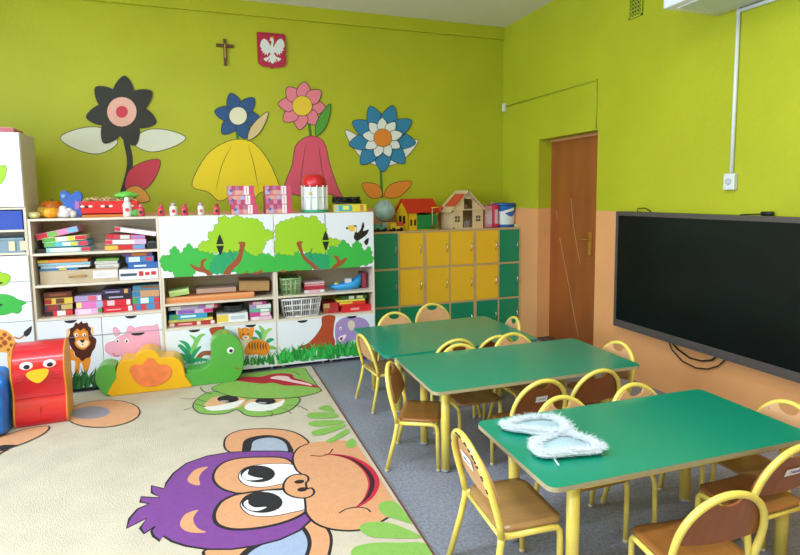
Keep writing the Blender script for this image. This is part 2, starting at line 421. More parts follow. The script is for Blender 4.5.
def m2(a):
    a.stroke([(236, 198), (238, 150), (236, 110)], .03, '3f7c2a')
    a.poly([(192, 186), (200, 165), (212, 150), (232, 140), (252, 142), (268, 160), (278, 182), (282, 196), (262, 192), (252, 200), (236, 194), (220, 201), (208, 192)], 'e9cf12', True, OL, .006)
    a.stroke([(232, 145), (222, 165), (216, 190)], .005, OL, True); a.stroke([(248, 145), (254, 165), (258, 188)], .005, OL, True)
    petals(a, 238, 116, 6, 5, 24, 7, '1b4f86', .2); a.ell(238, 116, 9, 9, 'e3e2c4', OL); leaf(a, 248, 140, 268, 112, 5, 'd6c08a')
def m3(a):
    a.stroke([(312, 198), (312, 150), (306, 100)], .03, '3f7c2a')
    a.poly([(284, 190), (292, 165), (296, 145), (310, 136), (324, 142), (330, 165), (338, 188), (342, 198), (326, 194), (314, 202), (300, 196)], 'd8526c', True, OL, .006)
    a.stroke([(306, 142), (302, 170), (300, 192)], .005, OL, True); a.stroke([(318, 142), (322, 170), (326, 192)], .005, OL, True)
    petals(a, 302, 106, 8, 6, 24, 7, 'e57f92', .1); a.ell(302, 106, 10, 10, 'e8c637', OL); leaf(a, 316, 136, 330, 104, 5, '4f9a35')
def m4(a):
    a.stroke([(382, 198), (380, 150)], .03, '3f7c2a'); leaf(a, 382, 196, 362, 184, 7, 'e0862a'); leaf(a, 384, 196, 412, 182, 7, 'e0862a')
    leaf(a, 378, 165, 345, 130, 7, 'dfe3e0'); leaf(a, 384, 165, 418, 140, 7, 'dfe3e0')
    petals(a, 382, 138, 9, 8, 34, 8, '2a7fae', .15); petals(a, 382, 138, 9, 6, 20, 5, 'e3e8e6', .5); a.ell(382, 138, 9, 9, 'e0862a', OL)
mural('flower_mural', 'painted flower mural with black and red shapes, leftmost on wall', m1)
mural('flower_mural', 'painted flower mural with wide yellow skirt-like bell and dark blue bloom', m2)
mural('flower_mural', 'painted pink flower mural between the yellow and blue paintings', m3)
mural('flower_mural', 'painted blue and white flower mural with orange leaves, rightmost on wall', m4)

# ------------------------------------------------------------------ rug
RX = -2.378
rugt = .008
b = MB(); m_rug = mat('c6bcaa', .95, var=.07, vscale=5, bump=.5, bscale=160, spec=.1)
b.box(-5.6, RX, -6.6, -.80, 0.0005, rugt, m_rug)
rug = b.build('play_rug', origin=(-4, -3.7, 0), label='large cream play rug with a purple haired monkey and green frog', cat='rug')
b = MB(); b.box(RX-.002, RX+.008, -6.6, -.80, .0005, rugt+.001, mat('6a3f38', .9)); o = b.build('binding_edge', rug); o.location = (4, 3.7, 0)
def rc(q):
    q.x = min(q.x, RX-.004); q.y = min(q.y, -.81); return q
a = Art('z', rugt, .00007, rc); a.rough = .95; a.var = .05; a.vs = 30; a.bump = .4; a.bs = 160
BK, OR, PU, GR = '1f1c22', 'd2986f', '763f8c', '80b050'
# purple monkey
a.crop(100, 370, 2.353)
a.poly([(292, 175), (300, 155), (335, 141), (400, 138), (450, 144), (482, 160), (492, 176), (480, 195), (420, 200), (330, 198), (300, 190)], OR, out=BK, ow=.012)
a.poly([(335, 180), (345, 162), (390, 153), (432, 160), (450, 178), (446, 196), (346, 196)], BK)
a.poly([(357, 182), (364, 166), (400, 159), (428, 166), (440, 180), (434, 196), (362, 196)], '9fa9bc')
a.crop(250, 420, 4.1105)
a.poly([(-190, 560), (-150, 520), (215, 400), (270, 400), (310, 435), (333, 480), (328, 540), (300, 620), (250, 700), (-100, 720), (-190, 640)], OR, out=BK, ow=.014)
a.poly([(-30, 540), (60, 488), (130, 460), (205, 430), (240, 460), (254, 505), (240, 560), (200, 640), (0, 660), (-60, 600)], BK)
a.poly([(0, 545), (80, 500), (150, 470), (200, 447), (228, 475), (236, 515), (220, 565), (180, 620), (20, 630), (-20, 590)], '97a6c4')
a.crop(110, 420, 4.1125)
a.poly([(222, 283), (232, 258), (262, 218), (315, 178), (400, 148), (490, 133), (600, 128), (700, 128), (810, 140), (860, 165), (880, 300), (840, 400), (780, 455), (700, 492), (600, 518), (500, 532), (400, 532), (310, 518), (255, 500), (220, 478),
        (205, 498), (178, 478), (170, 458), (186, 438), (140, 468), (124, 445), (150, 405), (68, 446), (80, 405), (115, 365), (160, 345), (125, 338), (127, 316), (205, 320), (172, 300), (170, 270)], PU, out=BK, ow=.012, sm=False)
a.poly([(403, 193), (350, 205), (318, 245), (340, 265), (370, 267), (366, 240), (378, 215)], OR)
a.poly([(362, 370), (310, 388), (288, 425), (300, 450), (340, 464), (395, 462), (360, 445), (342, 412), (350, 388)], OR)
a.poly([(545, 302), (505, 298), (455, 280), (425, 245), (434, 205), (470, 175), (530, 158), (620, 153), (720, 158), (760, 200), (740, 300)], OR, out=BK, ow=.014)
a.poly([(548, 302), (490, 318), (450, 345), (428, 390), (440, 428), (490, 448), (560, 450), (660, 436), (760, 405), (820, 360), (800, 290), (700, 285)], OR, out=BK, ow=.018)
a.crop(100, 370, 2.353)
a.poly([(326, 255), (332, 238), (352, 227), (400, 221), (448, 222), (470, 235), (468, 262), (430, 268), (385, 276), (345, 272)], 'e8e8ea', out=BK, ow=.006)
a.poly([(330, 318), (345, 298), (385, 285), (430, 283), (470, 278), (490, 300), (488, 325), (450, 336), (400, 345), (352, 341)], 'e8e8ea', out=BK, ow=.006)
a.ell(371, 245, 41, 20, BK); a.ell(381, 312, 49, 25, BK)
a.poly([(334, 248), (346, 236), (350, 236), (348, 246), (366, 253), (384, 256), (360, 260), (342, 258)], 'e8e8ea')
a.poly([(338, 315), (348, 306), (350, 316), (365, 324), (392, 323), (372, 332), (348, 328)], 'e8e8ea')
a.crop(250, 420, 4.1105)
a.poly([(176, 165), (182, 135), (205, 110), (255, 93), (320, 88), (370, 84), (420, 92), (446, 112), (500, 190), (540, 250), (585, 320), (605, 350), (600, 385), (565, 402), (500, 440), (425, 456), (335, 450), (268, 425), (232, 385), (225, 325), (215, 250), (190, 200)], OR)
a.stroke([(240, 98), (205, 112), (182, 137), (176, 168), (190, 205), (215, 232), (222, 300), (228, 350), (232, 385), (268, 425), (335, 450), (425, 456), (500, 440), (567, 402)], .012, BK)
a.poly([(240, 248), (236, 232), (212, 224), (175, 228), (148, 246), (137, 275), (146, 300), (180, 318), (225, 322), (255, 312), (264, 294), (250, 280), (236, 284), (230, 262)], OR, out=BK, ow=.012)
a.ell(203, 255, 21, 8, '2a1512', rot=-.1); a.ell(215, 287, 21, 9, '2a1512', rot=-.1)
a.stroke([(300, 141), (370, 147), (430, 165), (480, 200), (505, 240), (508, 275), (490, 315), (465, 342), (430, 364)], .062, 'c01a3c', True)
a.stroke([(330, 143), (385, 151), (432, 170), (478, 206), (500, 243), (502, 275), (487, 312), (465, 336), (445, 352)], .026, '30101a', True)
a.stroke([(247, 146), (290, 150), (325, 140), (340, 120)], .008, BK); a.stroke([(366, 385), (395, 368), (440, 360), (480, 366), (496, 380)], .008, BK)
a.crop(250, 420, 4.1105)
a.poly([(528, 352), (548, 337), (580, 334), (605, 345), (640, 385), (672, 428), (620, 415), (560, 396), (535, 378)], GR)
a.poly([(450, 442), (478, 424), (540, 420), (610, 436), (700, 478), (690, 488), (600, 488), (510, 484), (465, 466)], GR)
a.poly([(415, 545), (440, 520), (520, 506), (620, 506), (715, 508), (750, 556), (830, 660), (650, 640), (470, 590), (430, 570)], GR)
a.crop(300, 370, 5.55)
for P in ([(105, 210), (150, 197), (172, 205), (192, 237), (150, 230), (115, 222)], [(38, 252), (70, 237), (188, 241), (210, 266), (100, 271), (52, 266)], [(48, 297), (90, 283), (222, 281), (236, 298), (120, 315), (60, 310)],
          [(62, 350), (110, 328), (238, 303), (246, 319), (150, 355), (88, 366)], [(145, 395), (180, 375), (255, 330), (272, 350), (215, 385), (172, 406)], [(250, 415), (280, 385), (295, 383), (312, 410), (300, 430), (268, 433)]): a.poly(P, GR)
# green frog at the far end
a.crop(180, 350, 5)
a.poly([(65, 285), (78, 255), (115, 225), (170, 210), (330, 232), (530, 235), (600, 245), (570, 290), (510, 318), (455, 328), (400, 336), (330, 328), (285, 300), (230, 318), (160, 324), (95, 315)], '82b052', out=BK, ow=.008)
a.poly([(120, 285), (140, 255), (190, 232), (290, 238), (330, 250), (300, 285), (230, 300), (160, 302)], 'dcab80'); a.poly([(318, 280), (345, 252), (440, 240), (520, 246), (510, 280), (450, 304), (380, 308), (330, 300)], 'dcab80')
a.poly([(122, 288), (170, 282), (240, 270), (310, 252), (318, 258), (270, 292), (200, 304), (150, 304)], 'e6e6e4'); a.poly([(325, 285), (360, 262), (470, 270), (520, 250), (508, 280), (450, 304), (380, 308), (332, 300)], 'e6e6e4')
a.ell(240, 247, 54, 18, BK); a.ell(428, 258, 52, 17, BK); a.ell(222, 258, 22, 4, 'a8a8aa'); a.ell(410, 267, 24, 4, 'a8a8aa')
a.poly([(320, 112), (250, 150), (160, 192), (200, 216), (280, 236), (400, 244), (560, 240), (650, 226), (705, 205), (690, 185), (640, 118), (612, 92), (480, 96)], '86b452', out=BK, ow=.006)
a.poly([(275, 152), (330, 136), (400, 136), (445, 126), (500, 118), (560, 124), (572, 142), (620, 156), (700, 190), (600, 181), (520, 179), (465, 166), (420, 170), (340, 163)], 'b01c34')
a.poly([(450, 143), (490, 131), (540, 135), (560, 150), (640, 168), (660, 181), (600, 171), (500, 152)], 'ecc9cd')
a.stroke([(535, 107), (565, 109), (598, 126)], .008, BK); a.stroke([(165, 192), (215, 222), (300, 238), (420, 246), (580, 240), (700, 212)], .010, BK, True)
a.stroke([(100, 190), (120, 210), (160, 222)], .008, BK)
for P in ([(530, 281), (590, 282), (640, 305)], [(485, 290), (530, 298), (557, 322)], [(432, 306), (462, 316), (455, 336)], [(80, 246), (0, 246)], [(62, 290), (18, 302)], [(70, 270), (130, 288)], [(85, 248), (135, 262)]): a.stroke(P, .006, '5b4a48')
# brown ears at the left
a.crop(0, 320, 4.267)
a.poly([(-200, 600), (-140, 520), (0, 500), (100, 470), (205, 455), (190, 485), (110, 525), (40, 550), (-60, 600)], 'd39c74', out=BK, ow=.010)
a.ell(440, 402, 158, 58, 'd39c74', BK, .008, rot=-.06); a.ell(385, 398, 85, 27, '8e8b98', rot=-.06)
a.poly([(-20, 548), (20, 536), (80, 538), (40, 548), (30, 560), (-10, 562)], BK)
o = a.build('printed_picture', rug); o.location = (4, 3.7, 0)

# ------------------------------------------------------------------ white storage wall
YF, YB = -.78, -.42
def Z(u, v): return un(u, v, 'y', YF).z
X = [-4.452, -3.560, -2.662, -1.772]; ZT = 1.362; ZB = .035
def cutmark(mb, cx, z, w=.085, h=.022):
    n = 12; pts = [(cx-w/2, YF-.0058, z), (cx+w/2, YF-.0058, z)]
    pts += [(cx+w/2*math.cos(PI*i/n), YF-.0058, z-h*math.sin(PI*i/n)) for i in range(1, n)]
    mb.prism(pts, (0, .003, 0), m_black)
def castors(mb, xs):
    for x in xs:
        mb.tube([(x, YF+.06, .02), (x, YF+.06, ZB)], .005, m_chrome, 6)
        mb.tube([(x-.011, YF+.06, .019), (x+.011, YF+.06, .019)], .018, mat('c9ccd0', .3), 12)
def carcass(mb, x0, x1, z0, z1, shelves, t=.018):
    mb.box(x0+.001, x0+t, YF+.004, YB, z0, z1-t, m_carc); mb.box(x1-t, x1-.001, YF+.004, YB, z0, z1-t, m_carc)
    mb.box(x0+.001, x1-.001, YF, YB, z1-t, z1, m_edge, .001); mb.box(x0+t, x1-t, YF+.02, YB, z0, z0+t, m_carc)
    mb.box(x0+.001, x0+t, YF, YF+.004, z0, z1-t, m_edge); mb.box(x1-t, x1-.001, YF, YF+.004, z0, z1-t, m_edge)
    mb.box(x0+t, x1-t, YB-.006, YB, z0+t, z1-t, m_carc)
SH1 = [1.10, .858, .603]; SH2 = [.648, .445]
def unit(x0, x1, shelves, label):
    e = empty('storage_cabinet', ((x0+x1)/2, (YF+YB)/2, 0), label=label, cat='cabinet')
    inv = (-(x0+x1)/2, -(YF+YB)/2, 0)
    b = MB(); carcass(b, x0, x1, ZB, ZT, shelves); o = b.build('body', e); o.location = inv
    for z in shelves:
        b = MB(); b.box(x0+.018, x1-.018, YF+.002, YB-.006, z-.018, z, m_edge, .001); o = b.build('shelf', e); o.location = inv
    b = MB(); castors(b, (x0+.05, (x0+x1)/2-.04, (x0+x1)/2+.04, x1-.05)); o = b.build('castors', e); o.location = inv
    return e, inv
def front(e, inv, name, x0, x1, z0, z1, mark=None, mw=.085):
    b = MB(); b.box(x0+.002, x1-.002, YF-.016+.016-.004, YF+.014, z0+.002, z1-.002, m_white, .0015); o = b.build(name, e); o.location = inv
    if mark is not None:
        b = MB(); cutmark(b, mark, z1-.006, mw); h = b.build('handle_cutout', o)
    return o
YA = YF-.0045
# unit 1: open shelves, shallow drawers, deep bins
u1, i1 = unit(X[0], X[1], SH1, 'white open-shelf storage cabinet with lion and pink hippo stickers')
xm = (X[0]+X[1])/2
front(u1, i1, 'drawer', X[0]+.01, xm, .445, .584, xm-.21); front(u1, i1, 'drawer', xm, X[1]-.01, .445, .584, xm+.21)
front(u1, i1, 'bin', X[0]+.01, xm, ZB, .443); front(u1, i1, 'bin', xm, X[1]-.01, ZB, .443)
u2, i2 = unit(X[1], X[2], SH2, 'white storage cabinet with tree stickers and tiger on its bins')
u3, i3 = unit(X[2], X[3], SH2, 'white storage cabinet with toucan on its door and purple elephant below')
for e, iv, a0, a1 in ((u2, i2, X[1], X[2]), (u3, i3, X[2], X[3])):
    mm = (a0+a1)/2+(.01 if e is u2 else .0)
    for q, (p0, p1) in enumerate(((a0, mm), (mm, a1))): front(e, iv, 'door', p0+.002, p1-.002, .862, ZT-.004)
    for q, (p0, p1) in enumerate(((a0, mm), (mm, a1))): front(e, iv, 'bin', p0+.006, p1-.006, ZB, .428, (p0+p1)/2, .09)
    b = MB()
    for sg in (-1, 1):
        n = 8; pts = [(mm-.03, YF-.0062, 1.115+sg*.006), (mm+.03, YF-.0062, 1.115+sg*.006), (mm+.02, YF-.0062, 1.115+sg*.04), (mm+.004, YF-.0062, 1.115+sg*.085), (mm-.004, YF-.0062, 1.115+sg*.085), (mm-.02, YF-.0062, 1.115+sg*.04)]
        b.prism(pts, (0, .0012, 0), m_black)
    o = b.build('handle_cutout', e); o.location = iv
LG, DG, TE, BR = '9acb2a', '37b44a', '1fa06c', '97502f'
def dclip(q):
    q.x = min(max(q.x, X[0]+.004), X[3]-.004); q.z = min(q.z, ZT-.006)
    if q.z > .7: q.z = max(q.z, .866)
    return q
def art_y(): a = Art('y', YA, -.00003, dclip); a.rough = .4; return a
def kid(a, e, inv, name): o = a.build(name, e); o.location = inv; return o
GO = '4a8a2a'
a = art_y().crop(150, 165, 4.623)
a.poly(lumpy([(52, 430), (75, 420), (97, 430), (95, 395), (118, 383), (140, 412), (165, 385), (183, 368), (200, 388), (240, 393), (300, 418), (330, 460), (280, 492), (215, 480), (190, 520), (155, 515), (120, 522), (105, 492), (60, 478)]), DG, out=GO, ow=.003, sm=False)
a.poly(lumpy([(380, 450), (400, 400), (450, 390), (500, 412), (566, 425), (568, 508), (520, 512), (480, 500), (430, 505), (395, 490)]), DG, out=GO, ow=.003, sm=False)
a.poly(lumpy([(275, 492), (295, 440), (330, 405), (390, 400), (400, 440), (380, 490), (320, 500)]), TE, sm=False)
a.poly(lumpy([(225, 385), (240, 360), (275, 352), (270, 320), (298, 305), (300, 280), (322, 272), (320, 250), (348, 238), (370, 255), (400, 235), (430, 250), (480, 250), (518, 275), (530, 300), (560, 310), (566, 335), (530, 350), (530, 370), (505, 410), (470, 412), (440, 390), (380, 397), (300, 402), (250, 398)]), LG, out=GO, ow=.003, sm=False)
a.poly([(335, 530), (350, 480), (385, 445), (405, 420), (415, 370), (405, 358), (440, 358), (432, 400), (418, 450), (378, 490), (368, 528)], BR)
a.poly([(272, 530), (258, 502), (215, 490), (190, 470), (185, 455), (200, 463), (230, 472), (236, 440), (266, 434), (250, 450), (252, 475), (280, 495), (292, 528)], BR)
a.stroke([(432, 522), (452, 488)], .012, BR); a.stroke([(478, 518), (520, 486)], .02, BR); a.stroke([(385, 440), (378, 410), (366, 392)], .012, '2b8a66')
kid(a, u2, i2, 'tree_sticker')
a = art_y().crop(270, 160, 4.44)
a.poly(lumpy([(22, 430), (60, 410), (110, 398), (150, 440), (180, 480), (160, 506), (80, 500), (22, 506)]), DG, out=GO, ow=.003, sm=False)
a.poly(lumpy([(250, 440), (268, 388), (298, 390), (318, 360), (350, 378), (362, 396), (385, 360), (405, 385), (412, 412), (440, 390), (450, 425), (458, 442), (430, 462), (400, 466), (385, 490), (320, 486), (280, 492), (255, 472)]), DG, out=GO, ow=.003, sm=False)
a.poly(lumpy([(145, 430), (190, 398), (240, 410), (262, 450), (250, 482), (200, 482), (170, 462)]), TE, sm=False)
a.poly(lumpy([(22, 400), (30, 345), (24, 310), (40, 285), (70, 270), (105, 262), (140, 250), (165, 262), (200, 250), (215, 275), (245, 298), (250, 330), (262, 350), (303, 355), (300, 375), (255, 385), (240, 412), (120, 402), (100, 420), (55, 415)]), LG, out=GO, ow=.003, sm=False)
a.poly([(203, 502), (190, 478), (150, 442), (130, 402), (118, 366), (146, 362), (140, 380), (155, 425), (190, 455), (216, 480), (224, 502)], BR)
a.poly([(262, 497), (280, 470), (298, 452), (282, 430), (278, 424), (302, 428), (312, 446), (335, 434), (342, 440), (320, 467), (290, 482), (278, 496)], BR)
a.stroke([(50, 492), (70, 506)], .02, BR); a.stroke([(118, 486), (128, 504)], .01, BR); a.stroke([(190, 445), (180, 415), (188, 392)], .012, '2b8a66')
kid(a, u3, i3, 'tree_sticker')
a = art_y().crop(270, 160, 4.44); a.k = 12
a.poly([(368, 292), (384, 292), (386, 322), (402, 308), (412, 275), (419, 292), (414, 315), (438, 308), (430, 330), (410, 346), (388, 358), (372, 346), (378, 312)], '151518')
a.poly([(338, 302), (352, 290), (374, 292), (376, 312), (362, 318), (350, 309)], 'e9c257'); a.poly([(336, 304), (342, 296), (348, 303), (342, 309)], '151518', False); a.poly([(376, 298), (384, 300), (382, 320), (377, 315)], 'f0e6c8')
a.poly([(418, 362), (438, 345), (434, 374), (424, 376)], '151518')
kid(a, u3, i3, 'toucan_sticker')
def grass(a, x0, x1, yb0, yb1, h, n, cols, seed=1):
    rd = random.Random(seed)
    for i in range(n):
        t = rd.random(); x = x0+(x1-x0)*t; yb = yb0+(yb1-yb0)*t-rd.random()*h*.35; l = h*(.5+.6*rd.random()); d = (rd.random()-.5)*h*.9; w = h*.10
        a.poly([(x-w, yb), (x-w*.6+d*.3, yb-l*.6), (x+d, yb-l), (x+w*.6+d*.3, yb-l*.55), (x+w, yb)], cols[rd.randrange(len(cols))], False)
# lion and hippo
a = art_y().crop(20, 310, 5.7143)
a.poly([(255, 238), (300, 222), (320, 270), (395, 262), (402, 300), (385, 346), (366, 346), (354, 306), (344, 302), (336, 360), (312, 356), (314, 292), (255, 286)], 'e3912e')
a.poly([(268, 160), (266, 115), (280, 105), (295, 125)], 'e8c9a0'); a.poly([(404, 95), (420, 105), (418, 145), (402, 140)], 'e8c9a0')
a.poly([(275, 168), (286, 130), (284, 108), (304, 96), (318, 72), (335, 78), (350, 64), (362, 76), (384, 72), (392, 92), (406, 104), (404, 126), (418, 152), (436, 168), (430, 212), (414, 238), (402, 268), (378, 276), (355, 292), (338, 274), (318, 264), (308, 236), (290, 210)], '4a2018')
a.poly([(304, 135), (325, 108), (345, 118), (365, 106), (388, 128), (392, 165), (402, 188), (384, 214), (358, 226), (326, 212), (312, 186), (318, 172)], 'e3912e'); a.poly([(322, 180), (355, 168), (392, 180), (382, 206), (358, 214), (334, 204)], 'f0ddc0')
for cx in (322, 366):
    a.ell(cx, 142, 10, 11, 'f2f2f0'); a.ell(cx+2, 144, 5, 6, '1a1a1a')
a.poly([(342, 172), (370, 170), (358, 188)], '35170f'); a.ell(358, 198, 5, 3, '7a1c20'); a.stroke([(304, 122), (320, 116)], .004, '4a2018'); a.stroke([(364, 114), (380, 118)], .004, '4a2018')
grass(a, 275, 440, 458, 448, 95, 46, ['1d5b2c', '2a7a3a', '174a26'], 3)
kid(a, u1, i1, 'lion_sticker')
a = art_y().crop(20, 310, 5.7143); PK = 'e8a8c6'
a.poly([(486, 226), (496, 192), (540, 176), (556, 158), (600, 138), (640, 110), (700, 94), (760, 92), (790, 100), (790, 330), (600, 330), (580, 262), (556, 268), (515, 256)], PK, out='d48ab0', ow=.004)
a.poly([(545, 150), (532, 108), (548, 100), (574, 132)], PK, out='d48ab0', ow=.004); a.poly([(612, 128), (618, 98), (640, 92), (652, 112)], PK, out='d48ab0', ow=.004)
for cx in (557, 610): a.ell(cx, 176, 12, 11, 'f2f2f2'); a.ell(cx, 178, 6, 7, '24486a')
a.stroke([(530, 246), (545, 262), (570, 262)], .006, 'b3406e')
kid(a, u1, i1, 'hippo_sticker')
b = MB(); cutmark(b, un(68, 341, 'y', YF).x, .434, .10, .02); cutmark(b, un(138, 335, 'y', YF).x, .436, .10, .022)
b.box(X[0]+.01, X[1]-.01, YF-.0062, YF-.0045, .442, .446, mat('8b8e95', .5))
o = b.build('handle_cutout', u1)
for v in o.data.vertices: v.co.y -= .0006
o.location = i1
# tiger, plants, tree foot, elephant
a = art_y().crop(160, 320, 7.27)
a.poly([(360, 62), (462, 52), (440, 100), (452, 230), (400, 260), (376, 240), (382, 130)], 'b0482a')
a.stroke([(270, 290), (310, 245), (372, 240)], .04, '9b5a3c')
for P, c in (([(210, 320), (200, 250), (150, 190), (130, 195)], TE), ([(212, 320), (215, 230), (190, 175), (140, 150)], TE), ([(215, 320), (235, 220), (262, 150), (215, 108)], '7ec26a'), ([(218, 320), (250, 200), (290, 120), (330, 105)], '7ec26a'), ([(212, 320), (180, 270), (140, 245)], TE), ([(222, 320), (250, 240), (300, 190)], TE), ([(216, 320), (215, 270), (180, 215)], '2b8a66'), ([(225, 320), (262, 290), (350, 290)], TE)):
    a.stroke(P, .035, c, True)
grass(a, 180, 370, 330, 320, 40, 14, [TE, '2b8a66'], 5)
for P, c in (([(740, 170), (730, 110), (690, 75)], TE), ([(742, 170), (752, 90), (720, 40)], '7ec26a'), ([(745, 170), (770, 90), (815, 62)], '9ccf72'), ([(742, 190), (700, 140), (660, 130)], TE), ([(748, 200), (790, 150), (830, 140)], TE), ([(745, 220), (720, 190), (680, 180)], TE), ([(748, 230), (800, 200), (850, 210)], '7ec26a')): a.stroke(P, .035, c, True)
a.poly([(640, 165), (680, 142), (730, 140), (780, 165), (800, 200), (780, 250), (740, 258), (700, 250), (650, 255), (615, 245), (620, 200)], 'e8912c')
for q in range(7): a.stroke([(655+q*20, 150+abs(q-3)*5), (648+q*20, 185), (655+q*20, 215)], .010, '3a1c10', True)
a.poly([(570, 100), (565, 55), (590, 62), (620, 52), (645, 62), (680, 50), (680, 90), (668, 130), (640, 152), (605, 150), (580, 130)], 'e8912c'); a.poly([(600, 122), (625, 112), (650, 122), (642, 148), (610, 148)], 'f2e6d2')
a.poly([(566, 150), (600, 150), (640, 158), (620, 200), (600, 220)], 'f2e6d2')
for cx in (605, 640): a.ell(cx, 102, 6, 6, '1a1a1a')
a.ell(623, 126, 7, 5, '1a1a1a'); a.stroke([(600, 75), (606, 62)], .006, '3a1c10'); a.stroke([(640, 75), (636, 62)], .006, '3a1c10')
grass(a, 610, 830, 335, 322, 75, 50, ['2a8a3a', '2aa04a', '1f7a36'], 8)
kid(a, u2, i2, 'tiger_sticker')
a = art_y().crop(260, 310, 6.667)
a.poly([(418, 44), (497, 40), (492, 100), (488, 170), (500, 215), (470, 260), (300, 260), (262, 244), (310, 228), (350, 195), (390, 145), (412, 100)], 'b0482a', out='8a3a20', ow=.003)
a.poly([(502, 130), (510, 90), (540, 62), (580, 48), (640, 48), (690, 58), (724, 90), (730, 130), (720, 200), (690, 240), (655, 240), (640, 200), (610, 200), (600, 240), (560, 235), (520, 215), (505, 190)], 'a48cc8', out='7f68a8', ow=.003)
a.poly([(585, 85), (605, 68), (628, 80), (632, 110), (612, 138), (590, 120)], 'd8ccc0'); a.ell(538, 122, 9, 10, 'f4f4f4'); a.ell(538, 124, 4, 5, '2a2030'); a.poly([(520, 188), (545, 170), (576, 165), (565, 190), (540, 212)], 'f0e6f2'); a.poly([(530, 190), (552, 180), (545, 205)], 'a03060')
grass(a, 120, 735, 362, 300, 100, 230, ['2fb04a', '23983c', '1c7f34', '3cc258'], 11)
kid(a, u3, i3, 'elephant_sticker')

# tall cabinet at the left edge
TX0, TX1, TZ = -5.34, X[0]-.003, 1.995
em = empty('tall_cabinet', ((TX0+TX1)/2, -.6, 0), label='tall white cupboard with blue bins and drawers at the left edge', cat='cabinet')
ti = (-(TX0+TX1)/2, .6, 0)
b = MB(); t = .018; m_side = mat('cfc6b6', .5)
b.box(TX0, TX0+t, YF, YB, .03, TZ-t, m_side); b.box(TX1-t, TX1, YF, YB, .03, TZ-t, m_side); b.box(TX0, TX1, YF, YB, TZ-t, TZ, m_side); b.box(TX0+t, TX1-t, YB-.008, YB, .03, TZ-t, m_side)
b.box(TX0+t, TX1-t, YF+.02, YB, .03, .05, m_side)
o = b.build('body', em); o.location = ti
for z in (1.45, 1.285, 1.115):
    b = MB(); b.box(TX0+t, TX1-t, YF, YB-.008, z-.016, z, m_edge, .001); o = b.build('shelf', em); o.location = ti
zs = [1.095, .90, .745, .60, .44, .05]
txm = (TX0+TX1)/2
def tfront(name, x0, x1, z0, z1, mark=None):
    b = MB(); b.box(x0+.002, x1-.002, YF-.016, YF-.001, z0+.002, z1-.002, m_white, .0015); o = b.build(name, em); o.location = ti; return o
tfront('door', TX0+.002, txm, 1.452, TZ); tfront('door', txm, TX1-.002, 1.452, TZ)
for i in range(5): tfront('drawer', TX0+.002, TX1-.002, zs[i+1], zs[i])
a = Art('y', YF-.0165, -.00006); a.rough = .4; a.crop(0, 260, 10)
a.poly([(-500, 60), (-300, -120), (-60, -20), (0, 115), (60, 135), (98, 160), (100, 200), (60, 245), (0, 255), (-200, 240), (-480, 180)], LG, out=GO, ow=.004)
a.poly([(-500, 350), (-200, 330), (0, 342), (60, 345), (130, 365), (180, 395), (262, 425), (215, 460), (215, 500), (180, 535), (120, 525), (40, 548), (-200, 560), (-480, 520)], DG, out=GO, ow=.004)
kid(a, em, ti, 'tree_sticker')
a = Art('y', YF-.0165, -.00006); a.rough = .4; a.crop(0, 110, 4.27); a.poly([(-80, 260), (-30, 220), (0, 238), (22, 236), (28, 258), (20, 290), (0, 318), (-50, 320)], LG, out=GO, ow=.004)
kid(a, em, ti, 'bush_sticker')
a = Art('y', YF-.0165, -.00006); a.k = 3
for u, v in ((0, 283), (0, 305)): a.crop(u, v, 10); a.poly([(-60, -10), (25, -8), (10, 10), (-50, 14)], '15161a')
kid(a, em, ti, 'handle_cutout')
a = Art('y', YF-.0165, -.00006); a.rough = .4; a.k = 4; a.crop(0, 310, 6.667)
a.poly([(-260, 140), (-100, 130), (20, 132), (70, 160), (102, 210), (105, 300), (92, 360), (85, 430), (60, 430), (48, 330), (20, 280), (-260, 320)], 'e9a94c')
for cx, cy, r in ((30, 165, 16), (62, 190, 16), (30, 220, 20), (75, 235, 14), (55, 265, 12), (10, 190, 14), (70, 300, 12), (72, 345, 10), (76, 390, 9), (95, 270, 7), (5, 240, 13)): a.poly([(cx-r, cy), (cx-r*.3, cy-r), (cx+r*.8, cy-r*.7), (cx+r, cy+r*.4), (cx, cy+r)], 'a8502a', False)
a.stroke([(95, 180), (130, 190), (170, 160)], .012, 'b87a4a'); a.poly([(158, 150), (180, 128), (212, 108), (205, 150), (180, 176), (163, 170)], '2c2a2e')
kid(a, em, ti, 'giraffe_sticker')

# bins on the shelves of the tall cabinet
def binbox(name, label, x0, x1, z0, h, col, grp=None):
    b = MB(); m_ = mat(col, .35, spec=.6); y0, y1 = YF+.012, YB-.03
    b.box(x0, x1, y0, y1, z0+.001, z0+.008, m_)
    b.box(x0, x0+.006, y0, y1, z0+.008, z0+h, m_); b.box(x1-.006, x1, y0, y1, z0+.008, z0+h, m_)
    b.box(x0+.006, x1-.006, y0, y0+.006, z0+.008, z0+h, m_); b.box(x0+.006, x1-.006, y1-.006, y1, z0+.008, z0+h, m_)
    b.box(x0-.001, x1+.001, y0-.006, y0+.006, z0+h-.016, z0+h, m_, .003)
    for i in range(1, 4): b.box(x0+.01, x1-.01, y0-.003, y0, z0+.02+i*h/5-.003, z0+.02+i*h/5+.003, m_)
    return b.build(name, label=label, cat='bin', group=grp, origin=((x0+x1)/2, (y0+y1)/2, z0))
binbox('storage_bin', 'royal blue plastic bin on upper open shelf of tall cupboard', -4.86, TX1-.03, 1.285, .14, '1746b4')
binbox('storage_bin', 'pale blue see-through bin on lower open shelf of tall cupboard', -4.86, TX1-.03, 1.115, .11, '7f9cb0')
for k, xx in enumerate((-4.56, -4.49)):
    b = MB(); b.box(xx-.02, xx+.02, YF+.003, YF+.0055, 1.13, 1.20, mat('d8cdb0', .5))
    o = b.build('tag_card', label=('left' if k == 0 else 'right')+' cream tag card on the pale blue bin', cat='card')
em2 = MB(); c0 = un(5, 129, 'y', -.62)
